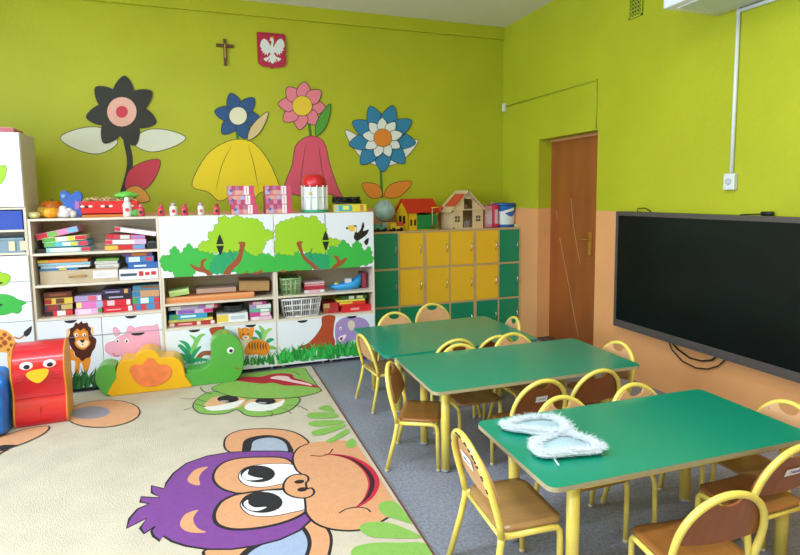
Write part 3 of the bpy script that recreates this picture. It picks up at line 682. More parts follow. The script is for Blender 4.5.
em2.box(-4.95, -4.50, -.74, -.5, TZ+.001, TZ+.035, mat('c46a78', .6), .006); em2.box(-4.93, -4.52, -.72, -.52, TZ+.035, TZ+.042, mat('e0a0a0', .6), .002)
em2.build('flat_box', label='flat pink box lying on top of the tall white cupboard', cat='box', origin=(-4.7, -.62, TZ))

# ------------------------------------------------------------------ lockers
LX = [-1.683, -1.402, -1.122, -.843, -.553, -.272, -.004]; LT = 1.148; LYF = -.40
m_beige = mat('c9a877', .5, var=.05, vscale=6, stretch=(1, 1, 6)); YE, LGN = 'f0bf2c', '078a62'
rows = [(.780, 1.130), (.398, .762), (.03, .380)]
for u in range(3):
    x0, xm_, x1 = LX[2*u], LX[2*u+1], LX[2*u+2]
    lab = ['beige locker unit with green left and yellow right doors beside white cabinet', 'beige locker unit with two columns of yellow doors, in the middle', 'beige locker unit with yellow and green doors beside the corner'][u]
    e = empty('locker_unit', ((x0+x1)/2, LYF/2, 0), label=lab, cat='lockers'); iv = (-(x0+x1)/2, -LYF/2, 0)
    b = MB(); tt = .018
    for xx in (x0+.0005, x1-tt): b.box(xx, xx+tt-.001, LYF, -.005, .012, LT-tt, m_beige)
    b.box(xm_-tt/2, xm_+tt/2, LYF, -.012, .02, LT-tt, m_beige)
    b.box(x0, x1-.001, LYF, -.005, LT-tt, LT, m_beige, .001)
    for z in (.012, .380, .762): b.box(x0+tt, x1-tt, LYF+.001, -.012, z, z+.018, m_beige)
    b.box(x0+tt, x1-tt, -.012, -.006, .02, LT-tt, m_beige); b.box(x0+.02, x1-.02, LYF+.03, -.03, 0, .012, m_black)
    o = b.build('body', e); o.location = iv
    for ci in range(2):
        a0 = (x0 if ci == 0 else xm_)+tt*(.9 if ci == 0 else .5); a1 = (xm_ if ci == 0 else x1)-tt*(.5 if ci == 0 else .9)
        for ri, (z0, z1) in enumerate(rows):
            gcol = (2*u+ci in (0, 5)) or ri == 2
            b = MB(); b.box(a0+.002, a1-.002, LYF-.002, LYF+.014, z0+.002, z1-.002, mat(LGN if gcol else YE, .42), .0015)
            d = b.build('door', e); d.location = iv
            b = MB(); hx, hz = a1-.035, (z0+z1)/2+.01
            b.tube([(hx, LYF-.002, hz+.045), (hx+.004, LYF-.022, hz+.028), (hx+.002, LYF-.024, hz), (hx-.003, LYF-.022, hz-.028), (hx, LYF-.002, hz-.045)], .004, m_chrome, 6)
            b.build('handle', d)

# ------------------------------------------------------------------ tables
def table(x0, x1, y0, y1, h, label, edge, legs, rz=0):
    cx, cy = (x0+x1)/2, (y0+y1)/2
    e = empty('classroom_table', (cx, cy, 0), rz, label, 'table', 'green tables for children')
    hx, hy = (x1-x0)/2, (y1-y0)/2; r = .038; pts = []
    for sx, sy, a0 in ((1, 1, 0), (-1, 1, 90), (-1, -1, 180), (1, -1, 270)):
        for k in range(7):
            t_ = math.radians(a0+15*k); pts.append((sx*(hx-r)+r*math.cos(t_), sy*(hy-r)+r*math.sin(t_)))
    b = MB()
    b.prism([(p[0], p[1], h) for p in pts], (0, 0, -.0006), m_top)
    b.prism([(p[0], p[1], h-.0006) for p in pts], (0, 0, -.0175), m_top if edge == 'green' else m_tedge)
    b.build('tabletop', e)
    b = MB(); xs = sorted(set(l[0]-cx for l in legs)); ysn = sorted(set(l[1]-cy for l in legs))
    for yy in (ysn[0], ysn[-1]): b.box(xs[0], xs[-1], yy-.012, yy+.012, h-.05, h-.0185, m_tube)
    for xx in (xs[0], xs[-1]): b.box(xx-.012, xx+.012, ysn[0], ysn[-1], h-.05, h-.0185, m_tube)
    b.build('frame', e)
    for lx, ly in legs:
        b = MB(); b.tube([(lx-cx, ly-cy, .012), (lx-cx, ly-cy, h-.0185)], .024, m_tube, 20)
        lg = b.build('leg', e)
        b = MB(); b.tube([(lx-cx, ly-cy, 0.0005), (lx-cx, ly-cy, .016)], .0255, mat('8c8f92', .5), 20); b.build('foot_cap', lg)
    return e
table(-2.17, -1.02, -2.31, -1.50, .485, 'green table with dark green edge, farthest back near the lockers', 'green', [(-2.03, -1.60), (-2.0, -2.07), (-1.2, -1.60), (-1.2, -2.07)])
table(-2.175, -.90, -3.165, -2.515, .53, 'green table with pale edge, empty, between the other two tables', 'pale', [(-2.02, -2.605), (-2.03, -2.96), (-1.05, -2.605), (-1.05, -3.04)], math.radians(-1.2))
table(-2.165, -.935, -4.155, -3.565, .53, 'nearest green table with white feather wings lying on it', 'pale', [(-2.01, -3.63), (-2.0, -4.045), (-1.07, -3.63), (-1.035, -4.10)], math.radians(-2))

# ------------------------------------------------------------------ chairs
SH = .307
def arch_pts(n=22):
    """horseshoe of the backrest: (y, z), from one side down at the seat over the top"""
    P = [(-.162, SH-.02), (-.165, .34), (-.166, .385)]
    for k in range(1, n): 
        t_ = PI-PI*k/n; P.append((.166*math.cos(t_), .385+.20*math.sin(t_)**.88))
    return P+[(.166, .385), (.165, .34), (.162, SH-.02)]
def bx_(z): return -.135-.078*max(0, (z-SH))/.283      # lean of the back
def make_chair():
    e = empty('child_chair', (0, 0, 0))
    b = MB(); hw, x0, x1 = .152, -.135, .112; pts = []; r = .035
    for sx, sy, a0 in ((1, 1, 0), (-1, 1, 90), (-1, -1, 180), (1, -1, 270)):
        for k in range(6):
            t_ = math.radians(a0+18*k); pts.append(((x1-r if sx > 0 else x0+r)+r*math.cos(t_), sy*(hw-r)+r*math.sin(t_)))
    nx = 10
    # curved plywood seat: grid clipped to a rounded rectangle
    vs = []; fs = []; ny = 10
    for side, dz in ((0, 0), (1, -.010)):
        for i in range(nx+1):
            x = x0+(x1-x0)*i/nx; edge = min(x-x0, x1-x); hy = hw-(r-math.sqrt(max(0, r*r-(r-edge)**2)) if edge < r else 0)
            for j in range(ny+1):
                y = -hy+2*hy*j/ny
                z = SH-.006*math.cos(y/hw*PI/2)*math.cos((x+.02)/.2*PI/2) - .10*max(0, x-.085)**1.0
                vs.append((x, y, z+dz))
    q = (nx+1)*(ny+1)
    for i in range(nx):
        for j in range(ny):
            a_ = i*(ny+1)+j; fs.append([a_, a_+ny+1, a_+ny+2, a_+1]); fs.append([q+a_, q+a_+1, q+a_+ny+2, q+a_+ny+1])
    loop = [j for j in range(ny+1)]+[i*(ny+1)+ny for i in range(1, nx+1)]+[nx*(ny+1)+j for j in range(ny-1, -1, -1)]+[i*(ny+1) for i in range(nx-1, 0, -1)]
    for k in range(len(loop)): a_, c_ = loop[k], loop[(k+1) % len(loop)]; fs.append([a_, c_, q+c_, q+a_])
    b.add(vs, fs, m_wood, True); o = b.build('seat', e, fixn=True)
    # bent plywood backrest on the front of the tube, with a crescent hand hole at the top
    b = MB(); out = []
    for y, z in arch_pts(26)[2:-2]:
        if z > .5649-.0 and False: pass
        out.append((y*.97, min(z-.004, .56)))
    lo = [(.155, .392), (.15, .388)]
    top = [p_ for p_ in out]
    notch = [(-.052, None), (-.045, .527), (-.03, .516), (0, .510), (.03, .516), (.045, .527), (.052, None)]
    def zt(y): return .385+.194*max(0, 1-(y/.163)**2)**.44
    outline = []
    for k in range(0, 15): y = -.160+(.160-.052)*k/14; outline.append((y, zt(y)))
    outline += [(-.047, .555), (-.036, .543), (-.018, .536), (0, .534), (.018, .536), (.036, .543), (.047, .555)]
    for k in range(0, 15): y = .052+(.160-.052)*k/14; outline.append((y, zt(y)))
    outline += [(.158, .398), (.12, .390), (.06, .384), (0, .382), (-.06, .384), (-.12, .390), (-.158, .398)]
    f_ = lambda y, z: bx_(z)+.010+.010*(1-(y/.16)**2)*-1+.004
    P3 = [Vector((0, y, z)) for y, z in outline]; tr = tessellate_polygon([P3])
    bm = bmesh.new(); vv = [bm.verts.new(p_) for p_ in P3]
    for t_ in tr:
        try: bm.faces.new([vv[i] for i in t_])
        except ValueError: pass
    bmesh.ops.subdivide_edges(bm, edges=[e_ for e_ in bm.edges if not e_.is_boundary], cuts=2)
    bmesh.ops.triangulate(bm, faces=bm.faces[:])
    bmesh.ops.recalc_face_normals(bm, faces=bm.faces[:])
    ext = bmesh.ops.extrude_face_region(bm, geom=bm.faces[:])
    top_v = set(g for g in ext['geom'] if isinstance(g, bmesh.types.BMVert))
    for v in bm.verts:
        v.co.x = f_(v.co.y, v.co.z)+(.009 if v in top_v else 0)
    bmesh.ops.recalc_face_normals(bm, faces=bm.faces[:])
    b.addbm(bm, m_woodb); bk = b.build('backrest', e)
    b = MB()
    for y in (-.13, .13):
        for z in (.44,): b.sphere((f_(y, z)+.010, y, z), .005, m_chrome, (.5, 1, 1), 8)
    for y in (-.09, .09): b.sphere((f_(y, .535)+.010, y, .535), .005, m_chrome, (.5, 1, 1), 8)
    b.build('rivets', bk)
    # tubes
    ap = arch_pts(22)
    b = MB(); b.tube([(bx_(z), y, z) for y, z in ap], .0125, m_tube, 10); b.build('back_hoop', e)
    for sy in (-1, 1):
        b = MB(); b.tube([(-.135, sy*.160, SH-.02), (-.137, sy*.160, SH-.05), (-.150, sy*.166, SH-.12), (-.193, sy*.183, .012)], .0125, m_tube, 10)
        l_ = b.build('rear_leg', e)
        b = MB(); b.tube([(-.1935, sy*.183, 0.0005), (-.193, sy*.183, .014)], .0135, mat('b8b29a', .6), 10); b.build('foot_cap', l_)
        b = MB(); b.tube([(-.132, sy*.150, SH-.026), (.06, sy*.148, SH-.026), (.082, sy*.146, SH-.029), (.094, sy*.144, SH-.045), (.098, sy*.142, SH-.07), (.102, sy*.138, .012)], .0115, m_tube, 10)
        l_ = b.build('front_leg', e)
        b = MB(); b.tube([(.102, sy*.138, 0.0005), (.102, sy*.138, .014)], .0125, mat('b8b29a', .6), 10); b.build('foot_cap', l_)
    b = MB(); b.tube([(.02, -.148, SH-.030), (.02, .148, SH-.030)], .009, m_tube, 8); b.tube([(-.13, -.16, SH-.028), (-.13, .16, SH-.028)], .009, m_tube, 8); b.build('cross_bar', e)
    return e
R_ = math.radians
def bs(x, y, a, sc):                     # from the middle of the back line to the chair's own origin
    return x+.135*sc*math.cos(math.radians(a)), y+.135*sc*math.sin(math.radians(a))
CH = [
 (*bs(-2.138, -1.862, 5.8, .89), 5.8, 'yellow tube chair at the left end of farthest table', .89),
 (-1.79, -1.57, -90, 'child chair behind farthest table, left one before the lockers', .94),
 (-1.40, -1.44, -90, 'child chair behind farthest table, right one before the lockers', .97),
 (-1.155, -1.86, 172, 'child chair at the right end of farthest table near door', .93),
 (-1.68, -2.168, 88, 'child chair pushed under front of farthest table, left one', .95),
 (-1.38, -2.170, 90, 'child chair pushed under front of farthest table, right one', .94),
 (*bs(-2.203, -2.715, -29, .945), -29, 'yellow child chair with brown seat at left end of middle table', .945),
 (-1.73, -2.68, -90, 'child chair behind the middle table, left one facing us', .95),
 (-1.31, -2.63, -90, 'child chair behind the middle table, right one facing us', .98),
 (-1.63, -3.08, 90, 'child chair with white name tag pushed under middle table front', .96),
 (-1.255, -3.05, 90, 'child chair without tag pushed under middle table front, right one', .96),
 (-.99, -2.86, 180, 'child chair at right end of middle table below the screen', .97),
 (*bs(-2.272, -3.83, -4, 1.055), -4, 'chipped yellow chair with white name tag at left end of nearest table', 1.055),
 (-1.695, -3.71, -90, 'child chair behind nearest table, left one beside the wings', .96),
 (-1.27, -3.71, -90, 'child chair behind nearest table, right one facing us', .97),
 (-.965, -3.93, 178, 'child chair at right end of nearest table against the wall', .95),
 (-1.685, -4.225, 82, 'child chair at lower right front, back towards us, no tag', .98),
 (-1.215, -4.085, 90, 'child chair cut by right edge with a name tag on back', 1.0),
]
proto = make_chair(); chairs = []
for i, (x, y, a_, lab, sc) in enumerate(CH):
    o = proto if i == 0 else copy_tree(proto)
    o.location = (x, y, 0); o.rotation_euler = (0, 0, R_(a_)); o.scale = (sc, sc, sc); o['label'] = lab; o['category'] = 'chair'; o['group'] = 'yellow tube child chairs around the green tables'
    chairs.append(o)
m_darkw = mat('8c5027', .38, var=.14, vscale=5, stretch=(1, 6, 1), coat=.2)
m_darks = mat('94602e', .35, var=.14, vscale=5, stretch=(1, 9, 1), coat=.25)
for i in (4, 5, 6, 9, 10, 16, 17):
    for ch in children(chairs[i]):
        if ch.name.startswith('backrest') or ch.name.startswith('seat'):
            ch.material_slots[0].link = 'OBJECT'; ch.material_slots[0].material = m_darkw if ch.name.startswith('backrest') else m_darks
def tagcard(ch, name, y, z, w=.085, h=.042, rot=0):
    x = bx_(z)-.004
    b = MB(); b.box(-.0008, .0008, -w/2, w/2, -h/2, h/2, mat('e9e6ea', .5), 0); c_ = b.build('name_tag', ch)
    c_.location = (bx_(z)+.0005, y, z); c_.rotation_euler = (rot, -.296, 0)
    if not name:
        b = MB(); rd = random.Random(int(w*1000))
        for k in range(6):
            yy = w*(.30-.11*k); hh = h*.17
            b.tube([(-.0012, yy, -hh), (-.0012, yy-.003, hh*rd.uniform(.4, 1)), (-.0012, yy-.006, -hh*rd.uniform(0, 1))], .0009, mat('6b7a8a', .6), 4)
        b.build('blurred_writing', c_, kind='stuff')
    if name:
        cu = bpy.data.curves.new('t', 'FONT'); cu.body = name; cu.size = .022; cu.extrude = .0003; cu.align_x = 'CENTER'; cu.align_y = 'CENTER'
        to = bpy.data.objects.new('t', cu); COL.objects.link(to); bpy.context.view_layer.update()
        me = bpy.data.meshes.new_from_object(to.evaluated_get(bpy.context.evaluated_depsgraph_get())); bpy.data.objects.remove(to)
        me.materials.clear(); me.materials.append(mat('2d3c86', .5))
        t_ = bpy.data.objects.new('lettering', me); COL.objects.link(t_); t_.parent = c_
        t_.matrix_local = Matrix(((0, 0, -1, -.0012), (-1, 0, 0, 0), (0, 1, 0, 0), (0, 0, 0, 1)))
tagcard(chairs[12], None, .03, .475, .095, .045, 0)
tagcard(chairs[9], None, -.005, .475, .07, .035)
tagcard(chairs[17], 'Natalia', -.02, .475, .11, .03)
# paint chips on the worn hoop
b = MB(); ap = arch_pts(22)
rd = random.Random(4)
for k in (4, 5, 7, 8, 9, 10, 12, 13, 14, 19):
    y, z = ap[k]; r = .0128; y2, z2 = ap[k+1]
    for q in range(3):
        t_ = rd.random(); yy = y+(y2-y)*t_; zz = z+(z2-z)*t_
        b.sphere((bx_(zz)-.011, yy, zz), .004+.003*rd.random(), mat('3a2c22', .7), (.7, 1.5, .8), 6)
for z in (.05, .09, .14, .2): b.sphere((-.134-.055*(1-z/.29)-.008, -.167, z), .005, mat('3a2c22', .7), (1, .8, 1.6), 6)
b.build('paint_chips', chairs[12], kind='stuff')

# ------------------------------------------------------------------ feather wings
em = empty('angel_wings', (-1.93, -3.84, .53), label='white fluffy feather angel wings lying on the nearest green table', cat='costume wings')
m_fl = mat('e0e8f0', .9); m_gz = mat('a9c4d0', .8)
def wing(pts, nm, hgt):
    P = smooth_loop([(480+a_/5.714, 410+c_/5.714) for a_, c_ in pts], 5)
    Wp = [un(u, v, 'z', .545) for u, v in P]
    cx = sum((p_ for p_ in Wp), Vector())/len(Wp)
    b = MB(); rings = []; vs = []; fs = []
    n = len(Wp)
    for k, s_ in enumerate((1, .75, .45, .2)):
        for p_ in Wp: q = cx+(p_-cx)*s_; vs.append((q.x, q.y, .533+hgt*(1-s_*s_)*1.0+.006))
    vs.append((cx.x, cx.y, .539+hgt))
    for k in range(3):
        for i in range(n): fs.append([k*n+i, k*n+(i+1) % n, (k+1)*n+(i+1) % n, (k+1)*n+i])
    for i in range(n): fs.append([3*n+i, 3*n+(i+1) % n, 4*n])
    b.add(vs, fs, m_gz, True); w_ = b.build('wing_panel', em, fixn=True); w_.location = (1.93, 3.84, -.53)
    b = MB(); rd = random.Random(len(pts))
    L = []
    for i in range(n):
        a_, c_ = Wp[i], Wp[(i+1) % n]; L.append((a_, c_, (c_-a_).length))
    tot = sum(l[2] for l in L)
    core = [Vector((p_.x, p_.y, .545+.004)) for p_ in Wp]
    b.tube(core, .0045, m_fl, 6, closed=True)
    N = 4200
    vs = []; fs = []
    for q in range(N):
        r = rd.random()*tot
        for a_, c_, l in L:
            if r < l: break
            r -= l
        base = a_.lerp(c_, r/max(l, 1e-6)); inward = (cx-base); inward.z = 0
        base = base+inward*rd.random()**2*.20; base.z = .543+(.010 if rd.random() < .7 else .002)+hgt*.5*rd.random()**2
        d = Vector((rd.gauss(0, 1), rd.gauss(0, 1), abs(rd.gauss(0, .55)))).normalized()
        ln = .014+.022*rd.random(); tip = base+d*ln; tip.z = max(tip.z, .535); sd = d.orthogonal().normalized()*.0007
        k = len(vs); mid = (base+tip)/2+Vector((rd.gauss(0, .002), rd.gauss(0, .002), .001))
        vs += [base-sd, base+sd, mid+sd*.8, mid-sd*.8, tip]; fs += [[k, k+1, k+2, k+3], [k+3, k+2, k+4]]
    b.add(vs, fs, m_fl)
    f_ = b.build('feather_trim', w_, kind='stuff')
wing([(125, 92), (180, 78), (240, 62), (310, 52), (370, 50), (440, 58), (490, 85), (515, 118), (500, 150), (450, 145), (400, 142), (330, 138), (250, 125), (190, 118), (140, 105)], 'l', .02)
wing([(298, 232), (300, 200), (340, 185), (400, 160), (450, 140), (520, 145), (580, 165), (640, 185), (692, 215), (690, 240), (620, 250), (540, 255), (470, 262), (400, 268), (340, 262)], 'r', .02)
b = MB(); pz = lambda a_, c_, z=.536: tuple(un(480+a_/5.714, 410+c_/5.714, 'z', z))
b.tube([pz(430, 152), pz(380, 158), pz(320, 150), pz(288, 158), pz(290, 178), pz(330, 182), pz(390, 172), pz(430, 158)], .0025, mat('f2f5f8', .5), 6)
b.tube([pz(415, 268), pz(432, 290), pz(450, 315)], .003, mat('f2f5f8', .5), 6)
o = b.build('elastic_strap', em); o.location = (1.93, 3.84, -.53)

# ------------------------------------------------------------------ soft play toys
# wavy red block with a bird face
em = empty('soft_play_block', (-4.30, -1.28, .0085), R_(4), 'red vinyl wave block with eyes and yellow beak beside lion', 'soft toy')
prof = [(-.14, 0), (-.16, .03), (-.165, .08), (-.15, .14), (-.135, .19), (-.14, .25), (-.158, .32), (-.162, .38), (-.15, .44), (-.115, .49), (-.06, .52), (.0, .535), (.05, .53), (.085, .50), (.10, .45), (.105, .35), (.11, .2), (.11, 0)]
prof = [(y, z) for y, z in smooth_loop([(p_[0], p_[1]) for p_ in prof[:-1]], 4, False)]+[prof[-1]]
m_red = mat('cf1628', .28, coat=.5, bump=.12, bscale=12); m_or = mat('e08a2c', .4)
b = MB(); b.prism([(-.148, y, z) for y, z in prof], (.296, 0, 0), m_red, smooth=True); body = b.build('body', em)
for sx in (-1, 1):
    b = MB(); b.tube([(sx*.149, y, max(z, .007)) for y, z in prof[:-1]], .0065, m_or, 6); b.build('piping', em)
    b = MB(); b.prism([(sx*.1485, y*.97, .01+z*.965) for y, z in prof], (sx*.004, 0, 0), mat('e8a23c', .45)); b.build('side_panel', em)
b = MB()
b.box(-.142, .142, -.137, -.1345, .190, .194, mat('8e0c16', .5)); b.box(-.001, .001, -.166, -.1605, .02, .13, mat('8e0c16', .5)); b.build('seam', em)
for ex in (-.062, .068):
    b = MB(); b.sphere((ex, -.158, .415), .038, mat('f2eef4', .3), (1, .22, .72), 18); ey = b.build('eye', em)
    b = MB(); b.sphere((ex+.002, -.166, .411), .018, mat('1a1626', .3), (1, .3, .85), 14); b.build('pupil', ey)
b = MB(); P = smooth_loop([(-.065, .365), (-.04, .382), (0, .386), (.04, .386), (.062, .375), (.052, .34), (.02, .305), (-.005, .298), (-.035, .315), (-.06, .345)], 3)
b.prism([(x, -.158, z) for x, z in P], (0, -.016, 0), mat('f0bc1c', .4)); b.build('beak', em)
b = MB()
for sx in (-1, 1):
    for k, (z0, z1) in enumerate(((.35, .365), (.335, .335), (.32, .305))): b.tube([(sx*.068, -.162, z0), (sx*.125, -.160, z1)], .0014, mat('7a0a14', .6), 5)
b.build('whiskers', em)
# crinkled blue block at the left edge
b = MB(); m_bl = mat('1370d0', .3, coat=.3, bump=1.0, bscale=7)
prof2 = smooth_loop([(-.17, .02), (-.19, .10), (-.18, .22), (-.15, .32), (-.08, .385), (.02, .40), (.10, .37), (.14, .28), (.15, .14), (.14, .02)], 5)
nseg = 14; vs = []; fs = []; n = len(prof2); rd = random.Random(2)
for i in range(nseg+1):
    t_ = i/nseg; sc = 1-.12*abs(2*t_-1)**4
    for j, (y, z) in enumerate(prof2): w = 1+.04*math.sin(9*t_+j*.9)+.02*rd.random(); vs.append((-.30*(1-t_)*1.0, y*sc*w, .012+(z-.012)*sc*w))
vs = [(x, y, max(z, .003)) for x, y, z in vs]
for i in range(nseg):
    for j in range(n): fs.append([i*n+j, i*n+(j+1) % n, (i+1)*n+(j+1) % n, (i+1)*n+j])
fs.append(list(range(n))[::-1]); fs.append([nseg*n+j for j in range(n)])
b.add(vs, fs, m_bl, True); o = b.build('soft_play_cushion', label='crinkled blue vinyl cushion left of the red bird block', cat='soft toy', fixn=True); o.location = (-4.465, -1.39, .009)

# green snail with yellow shell
em = empty('snail_toy', (-3.4, -.92, .0085), label='big green foam snail with yellow shell standing on the rug', cat='soft toy')
def pp(pts, y, ox=90, oy=325, s=4.706):
    r = []
    for u, v in pts:
        q = un(ox+u/s, oy+v/s, 'y', y); r.append((q.x+3.4, y+.92, max(q.z-.0085, 0)))
    return r
m_sg = mat('55ab44', .35, coat=.2, var=.03, vscale=5)
def foam(nm, pts, y0, y1, mt, parent, sm=True, bev=.012):
    P = smooth_loop(pts, 3) if sm else pts
    W3 = pp(P, y0); bm = bmesh.new(); fv = [bm.verts.new(p_) for p_ in W3]
    f = bm.faces.new(fv); r = bmesh.ops.extrude_face_region(bm, geom=[f])
    for g in r['geom']:
        if isinstance(g, bmesh.types.BMVert): g.co.y += (y1-y0)
    bmesh.ops.recalc_face_normals(bm, faces=bm.faces)
    if bev:
        es = [e_ for e_ in bm.edges if abs(e_.verts[0].co.y-e_.verts[1].co.y) < 1e-5]
        bmesh.ops.bevel(bm, geom=es, offset=bev, segments=3, affect='EDGES', profile=.5, clamp_overlap=True)
    b = MB(); b.addbm(bm, mt, None, False); o = b.build(nm, parent)
    return o
foam('body', [(28, 275), (24, 235), (42, 200), (78, 186), (118, 196), (150, 230), (440, 232), (455, 215), (520, 210), (556, 190), (572, 150), (568, 95), (590, 55), (632, 40), (680, 55), (712, 92), (724, 150), (720, 205), (694, 255), (622, 285), (450, 300), (280, 318), (110, 340), (66, 328)], -.985, -.815, m_sg, em)
foam('shell', [(106, 345), (110, 272), (121, 255), (126, 200), (150, 165), (190, 163), (212, 155), (230, 130), (270, 115), (310, 125), (336, 155), (390, 150), (425, 170), (440, 200), (450, 245), (460, 310)], -1.0, -.80, mat('ecb60e', .35, coat=.2), em, bev=.008)
foam('heart_patch', [(185, 205), (210, 186), (245, 188), (268, 160), (296, 158), (320, 185), (362, 190), (385, 215), (370, 255), (325, 282), (272, 291), (225, 275), (196, 240)], -1.008, -.999, mat('f0824a', .5, var=.12, vscale=14), em, bev=.002)
q = un(90+662/4.706, 325+120/4.706, 'y', -.985)
for off in (1,):
    b = MB(); b.sphere((q.x+3.4, -.985+.92, q.z-.0085), .028, mat('eef0ee', .3), (1, .25, 1), 18); ey = b.build('eye', em)
    b = MB(); b.sphere((q.x+3.4+.001, -.992+.92, q.z-.0085), .014, mat('14202a', .3), (1, .3, 1), 14); b.build('pupil', ey)
b = MB(); b.tube(pp(smooth_loop([(678, 198), (695, 206), (714, 206)], 4, False), -.987), .003, mat('b5482e', .5), 5); b.build('mouth', em)
q = un(90+636/4.706, 325+38/4.706, 'y', -.93); b = MB(); b.sphere((q.x+3.4, -.0, q.z-.006), .03, mat('b8a02c', .5), (1.2, 1, .45), 12); b.build('head_knob', em)

# ------------------------------------------------------------------ boxes on shelves
def xat(u, v, y): return un(u, v, 'y', y).x
BOXMETA = 'boxed games and books stacked on the white shelves'
def gbox(name, label, x0, x1, z0, h, yf, d, col, accents=(), rz=0, tilt=0, group=BOXMETA, cat='box', lid=True):
    """one flat box: body mesh plus printed spine; accents = (fx0, fx1, colour) along the front"""
    cx = (x0+x1)/2; w = (x1-x0); e = empty(name, (cx, yf+d/2, z0+.0008), 0, label, cat, group)
    e.rotation_euler = (0, tilt, rz)
    b = MB(); b.box(-w/2, w/2, -d/2, d/2, 0, h-.0012, mat(col, .4), .0012); o = b.build('carton', e)
    if accents:
        for k, (f0, f1, c_) in enumerate(accents):
            b = MB()
            if isinstance(c_, tuple): c_, g0, g1 = c_
            else: g0, g1 = .1, .9
            b.box(-w/2+w*f0, -w/2+w*f1, -d/2-.0006-.0002*k, -d/2+.0002, h*g0, h*g1, mat(c_, .4))
            b.build('printed_patch', e)
    return e
def stack(u0, u1, v, z0, yf, d, items, where, jit=.006, group=BOXMETA, kind='box'):
    x0, x1 = xat(u0, v, yf), xat(u1, v, yf); z = z0; n = len(items); rd = random.Random(int(u0*7+v))
    names = ['bottom', 'second', 'third', 'fourth', 'fifth', 'sixth']
    for i, it in enumerate(items):
        h, col, cn, acc = it[:4]; dx0, dx1 = it[4] if len(it) > 4 else (0, 0)
        pos = 'topmost' if i == n-1 and n > 1 else names[i]
        ordn = pos if pos in ('bottom', 'topmost') else pos+' from bottom'
        lab = '%s %s, %s %s' % (cn, kind, ordn, where)
        j = rd.uniform(-jit, jit)
        gbox('game_box', lab, x0+dx0+j, x1+dx1+j, z, h, yf+rd.uniform(0, .008), d, col, acc, rz=rd.uniform(-.02, .02), group=group, cat=kind)
        z += h+.001
    return z
yf = YF+.06; dd = .24
S1, S2, S3, S4 = SH1[0], SH1[1], SH1[2], None
# bottom shelf of cabinet 1
z0 = SH1[2]
stack(44, 72, 305, z0, yf, dd, [(.046, 'c93a3a', 'dark and red patterned', [(0, .3, '2c2430'), (.45, .75, 'e8e4e4')]), (.046, '34405e', 'blue and yellow', [(.1, .5, 'a03434'), (.6, 1, 'c9b06a')]), (.05, 'd9bf4e', 'yellow and red', [(0, .25, 'a8302a'), (.4, .7, '6e3a22')]), (.045, '5a2a22', 'dark brown', [(.2, .8, ('8a4a30', .3, .7))])], 'of leftmost stack on lowest shelf')
stack(75, 102, 303, z0, yf, dd, [(.045, 'e6a8d8', 'pale pink', [(.1, .6, 'f0d0ec'), (.85, 1, '3f9a50')]), (.055, 'dd77c4', 'bright pink', [(0, .2, 'e6d48a'), (.75, 1, '9ab4d8')]), (.045, 'a79acb', 'lilac', [(.5, .8, 'd8607a'), (.85, 1, 'e0d0e4')])], 'of the pink stack on lowest shelf')
stack(103, 132, 300, z0, yf, dd, [(.05, 'd01c34', 'plain red', [(.1, .6, ('f0b8c0', .35, .5)), (.85, 1, 'e8d8dc')]), (.05, 'd2203a', 'red and white', [(.15, .4, 'f0c8d0'), (.82, .95, 'f0ecec')]), (.042, '241c34', 'black and purple', [(.2, .7, ('b0a8c8', .3, .6))]), (.042, '2e2a4e', 'navy', [(.1, .6, ('9c90c0', .3, .6)), (.75, .88, 'd8a860')])], 'of red and navy stack on lowest shelf')
stack(133, 160, 298, z0, yf, dd, [(.05, 'c8404c', 'red and blue', [(.1, .3, '3a7ab8'), (.5, .8, '2f8fbe')]), (.055, '2f98c4', 'sky blue', [(0, .18, '4aa04c'), (.3, .6, 'd9eef4'), (.8, 1, 'c83a40')]), (.055, 'c59a72', 'tan cardboard', [(0, .3, '2f7fae')]), (.04, '3f86a8', 'teal', [(.3, 1, ('8a5a3a', .3, .8))])], 'of rightmost stack on lowest shelf')
# middle shelf: wooden tray drawer with handle, books on it, blue game boxes
z0 = SH1[1]
x0, x1 = xat(40, 275, yf), xat(118, 272, yf)
em = empty('wooden_tray', ((x0+x1)/2, yf+.12, z0+.001), label='beige wooden tray with handle and white label on middle shelf', cat='tray')
b = MB(); hw = (x1-x0)/2; m_tray = mat('bfae94', .5, var=.05, vscale=5)
b.box(-hw, hw, -.12, -.11, 0, .10, m_tray); b.box(-hw, hw, .11, .12, 0, .10, m_tray); b.box(-hw, -hw+.01, -.11, .11, 0, .10, m_tray); b.box(hw-.01, hw, -.11, .11, 0, .10, m_tray); b.box(-hw+.01, hw-.01, -.11, .11, 0, .01, m_tray); b.build('box', em)
b = MB(); b.tube([(-.07, -.12, .05), (-.07, -.145, .055), (-.06, -.15, .06), (.0, -.15, .06), (.03, -.15, .06), (.04, -.145, .055), (.04, -.12, .05)], .007, mat('c09a5c', .4), 8); b.build('handle', em)
b = MB(); b.box(.09, .26, -.1215, -.1202, .025, .085, mat('eaeaec', .5))
for k in range(2): b.box(.12+.01*k, .22-.03*k, -.1222, -.1215, .045+k*.016, .049+k*.016, mat('8e929a', .5))
b.build('paper_label', em)
stack(38, 90, 262, z0+.102, yf, .22, [(.016, '2a7fb8', 'blue thin', [(.5, .7, 'd8c23a')], (.0, -.09)), (.02, 'd8d8dc', 'white thin', [(0, .3, 'a8b8c8')], (.02, 0)), (.02, '8cc0d8', 'pale blue thin', [], (0, 0)), (.024, 'e0813a', 'orange', [(0, .2, 'c8b040')], (0, -.01))], 'of the left pile on wooden tray', kind='book')
stack(95, 118, 262, z0+.102, yf+.02, .2, [(.03, 'd6d8d4', 'white paper', [(.1, .8, ('a0a4a8', .3, .5))]), (.025, 'c8ccc4', 'pale grey paper', []), (.018, '6fae4e', 'green topped', [])], 'of papers on wooden tray', kind='book')
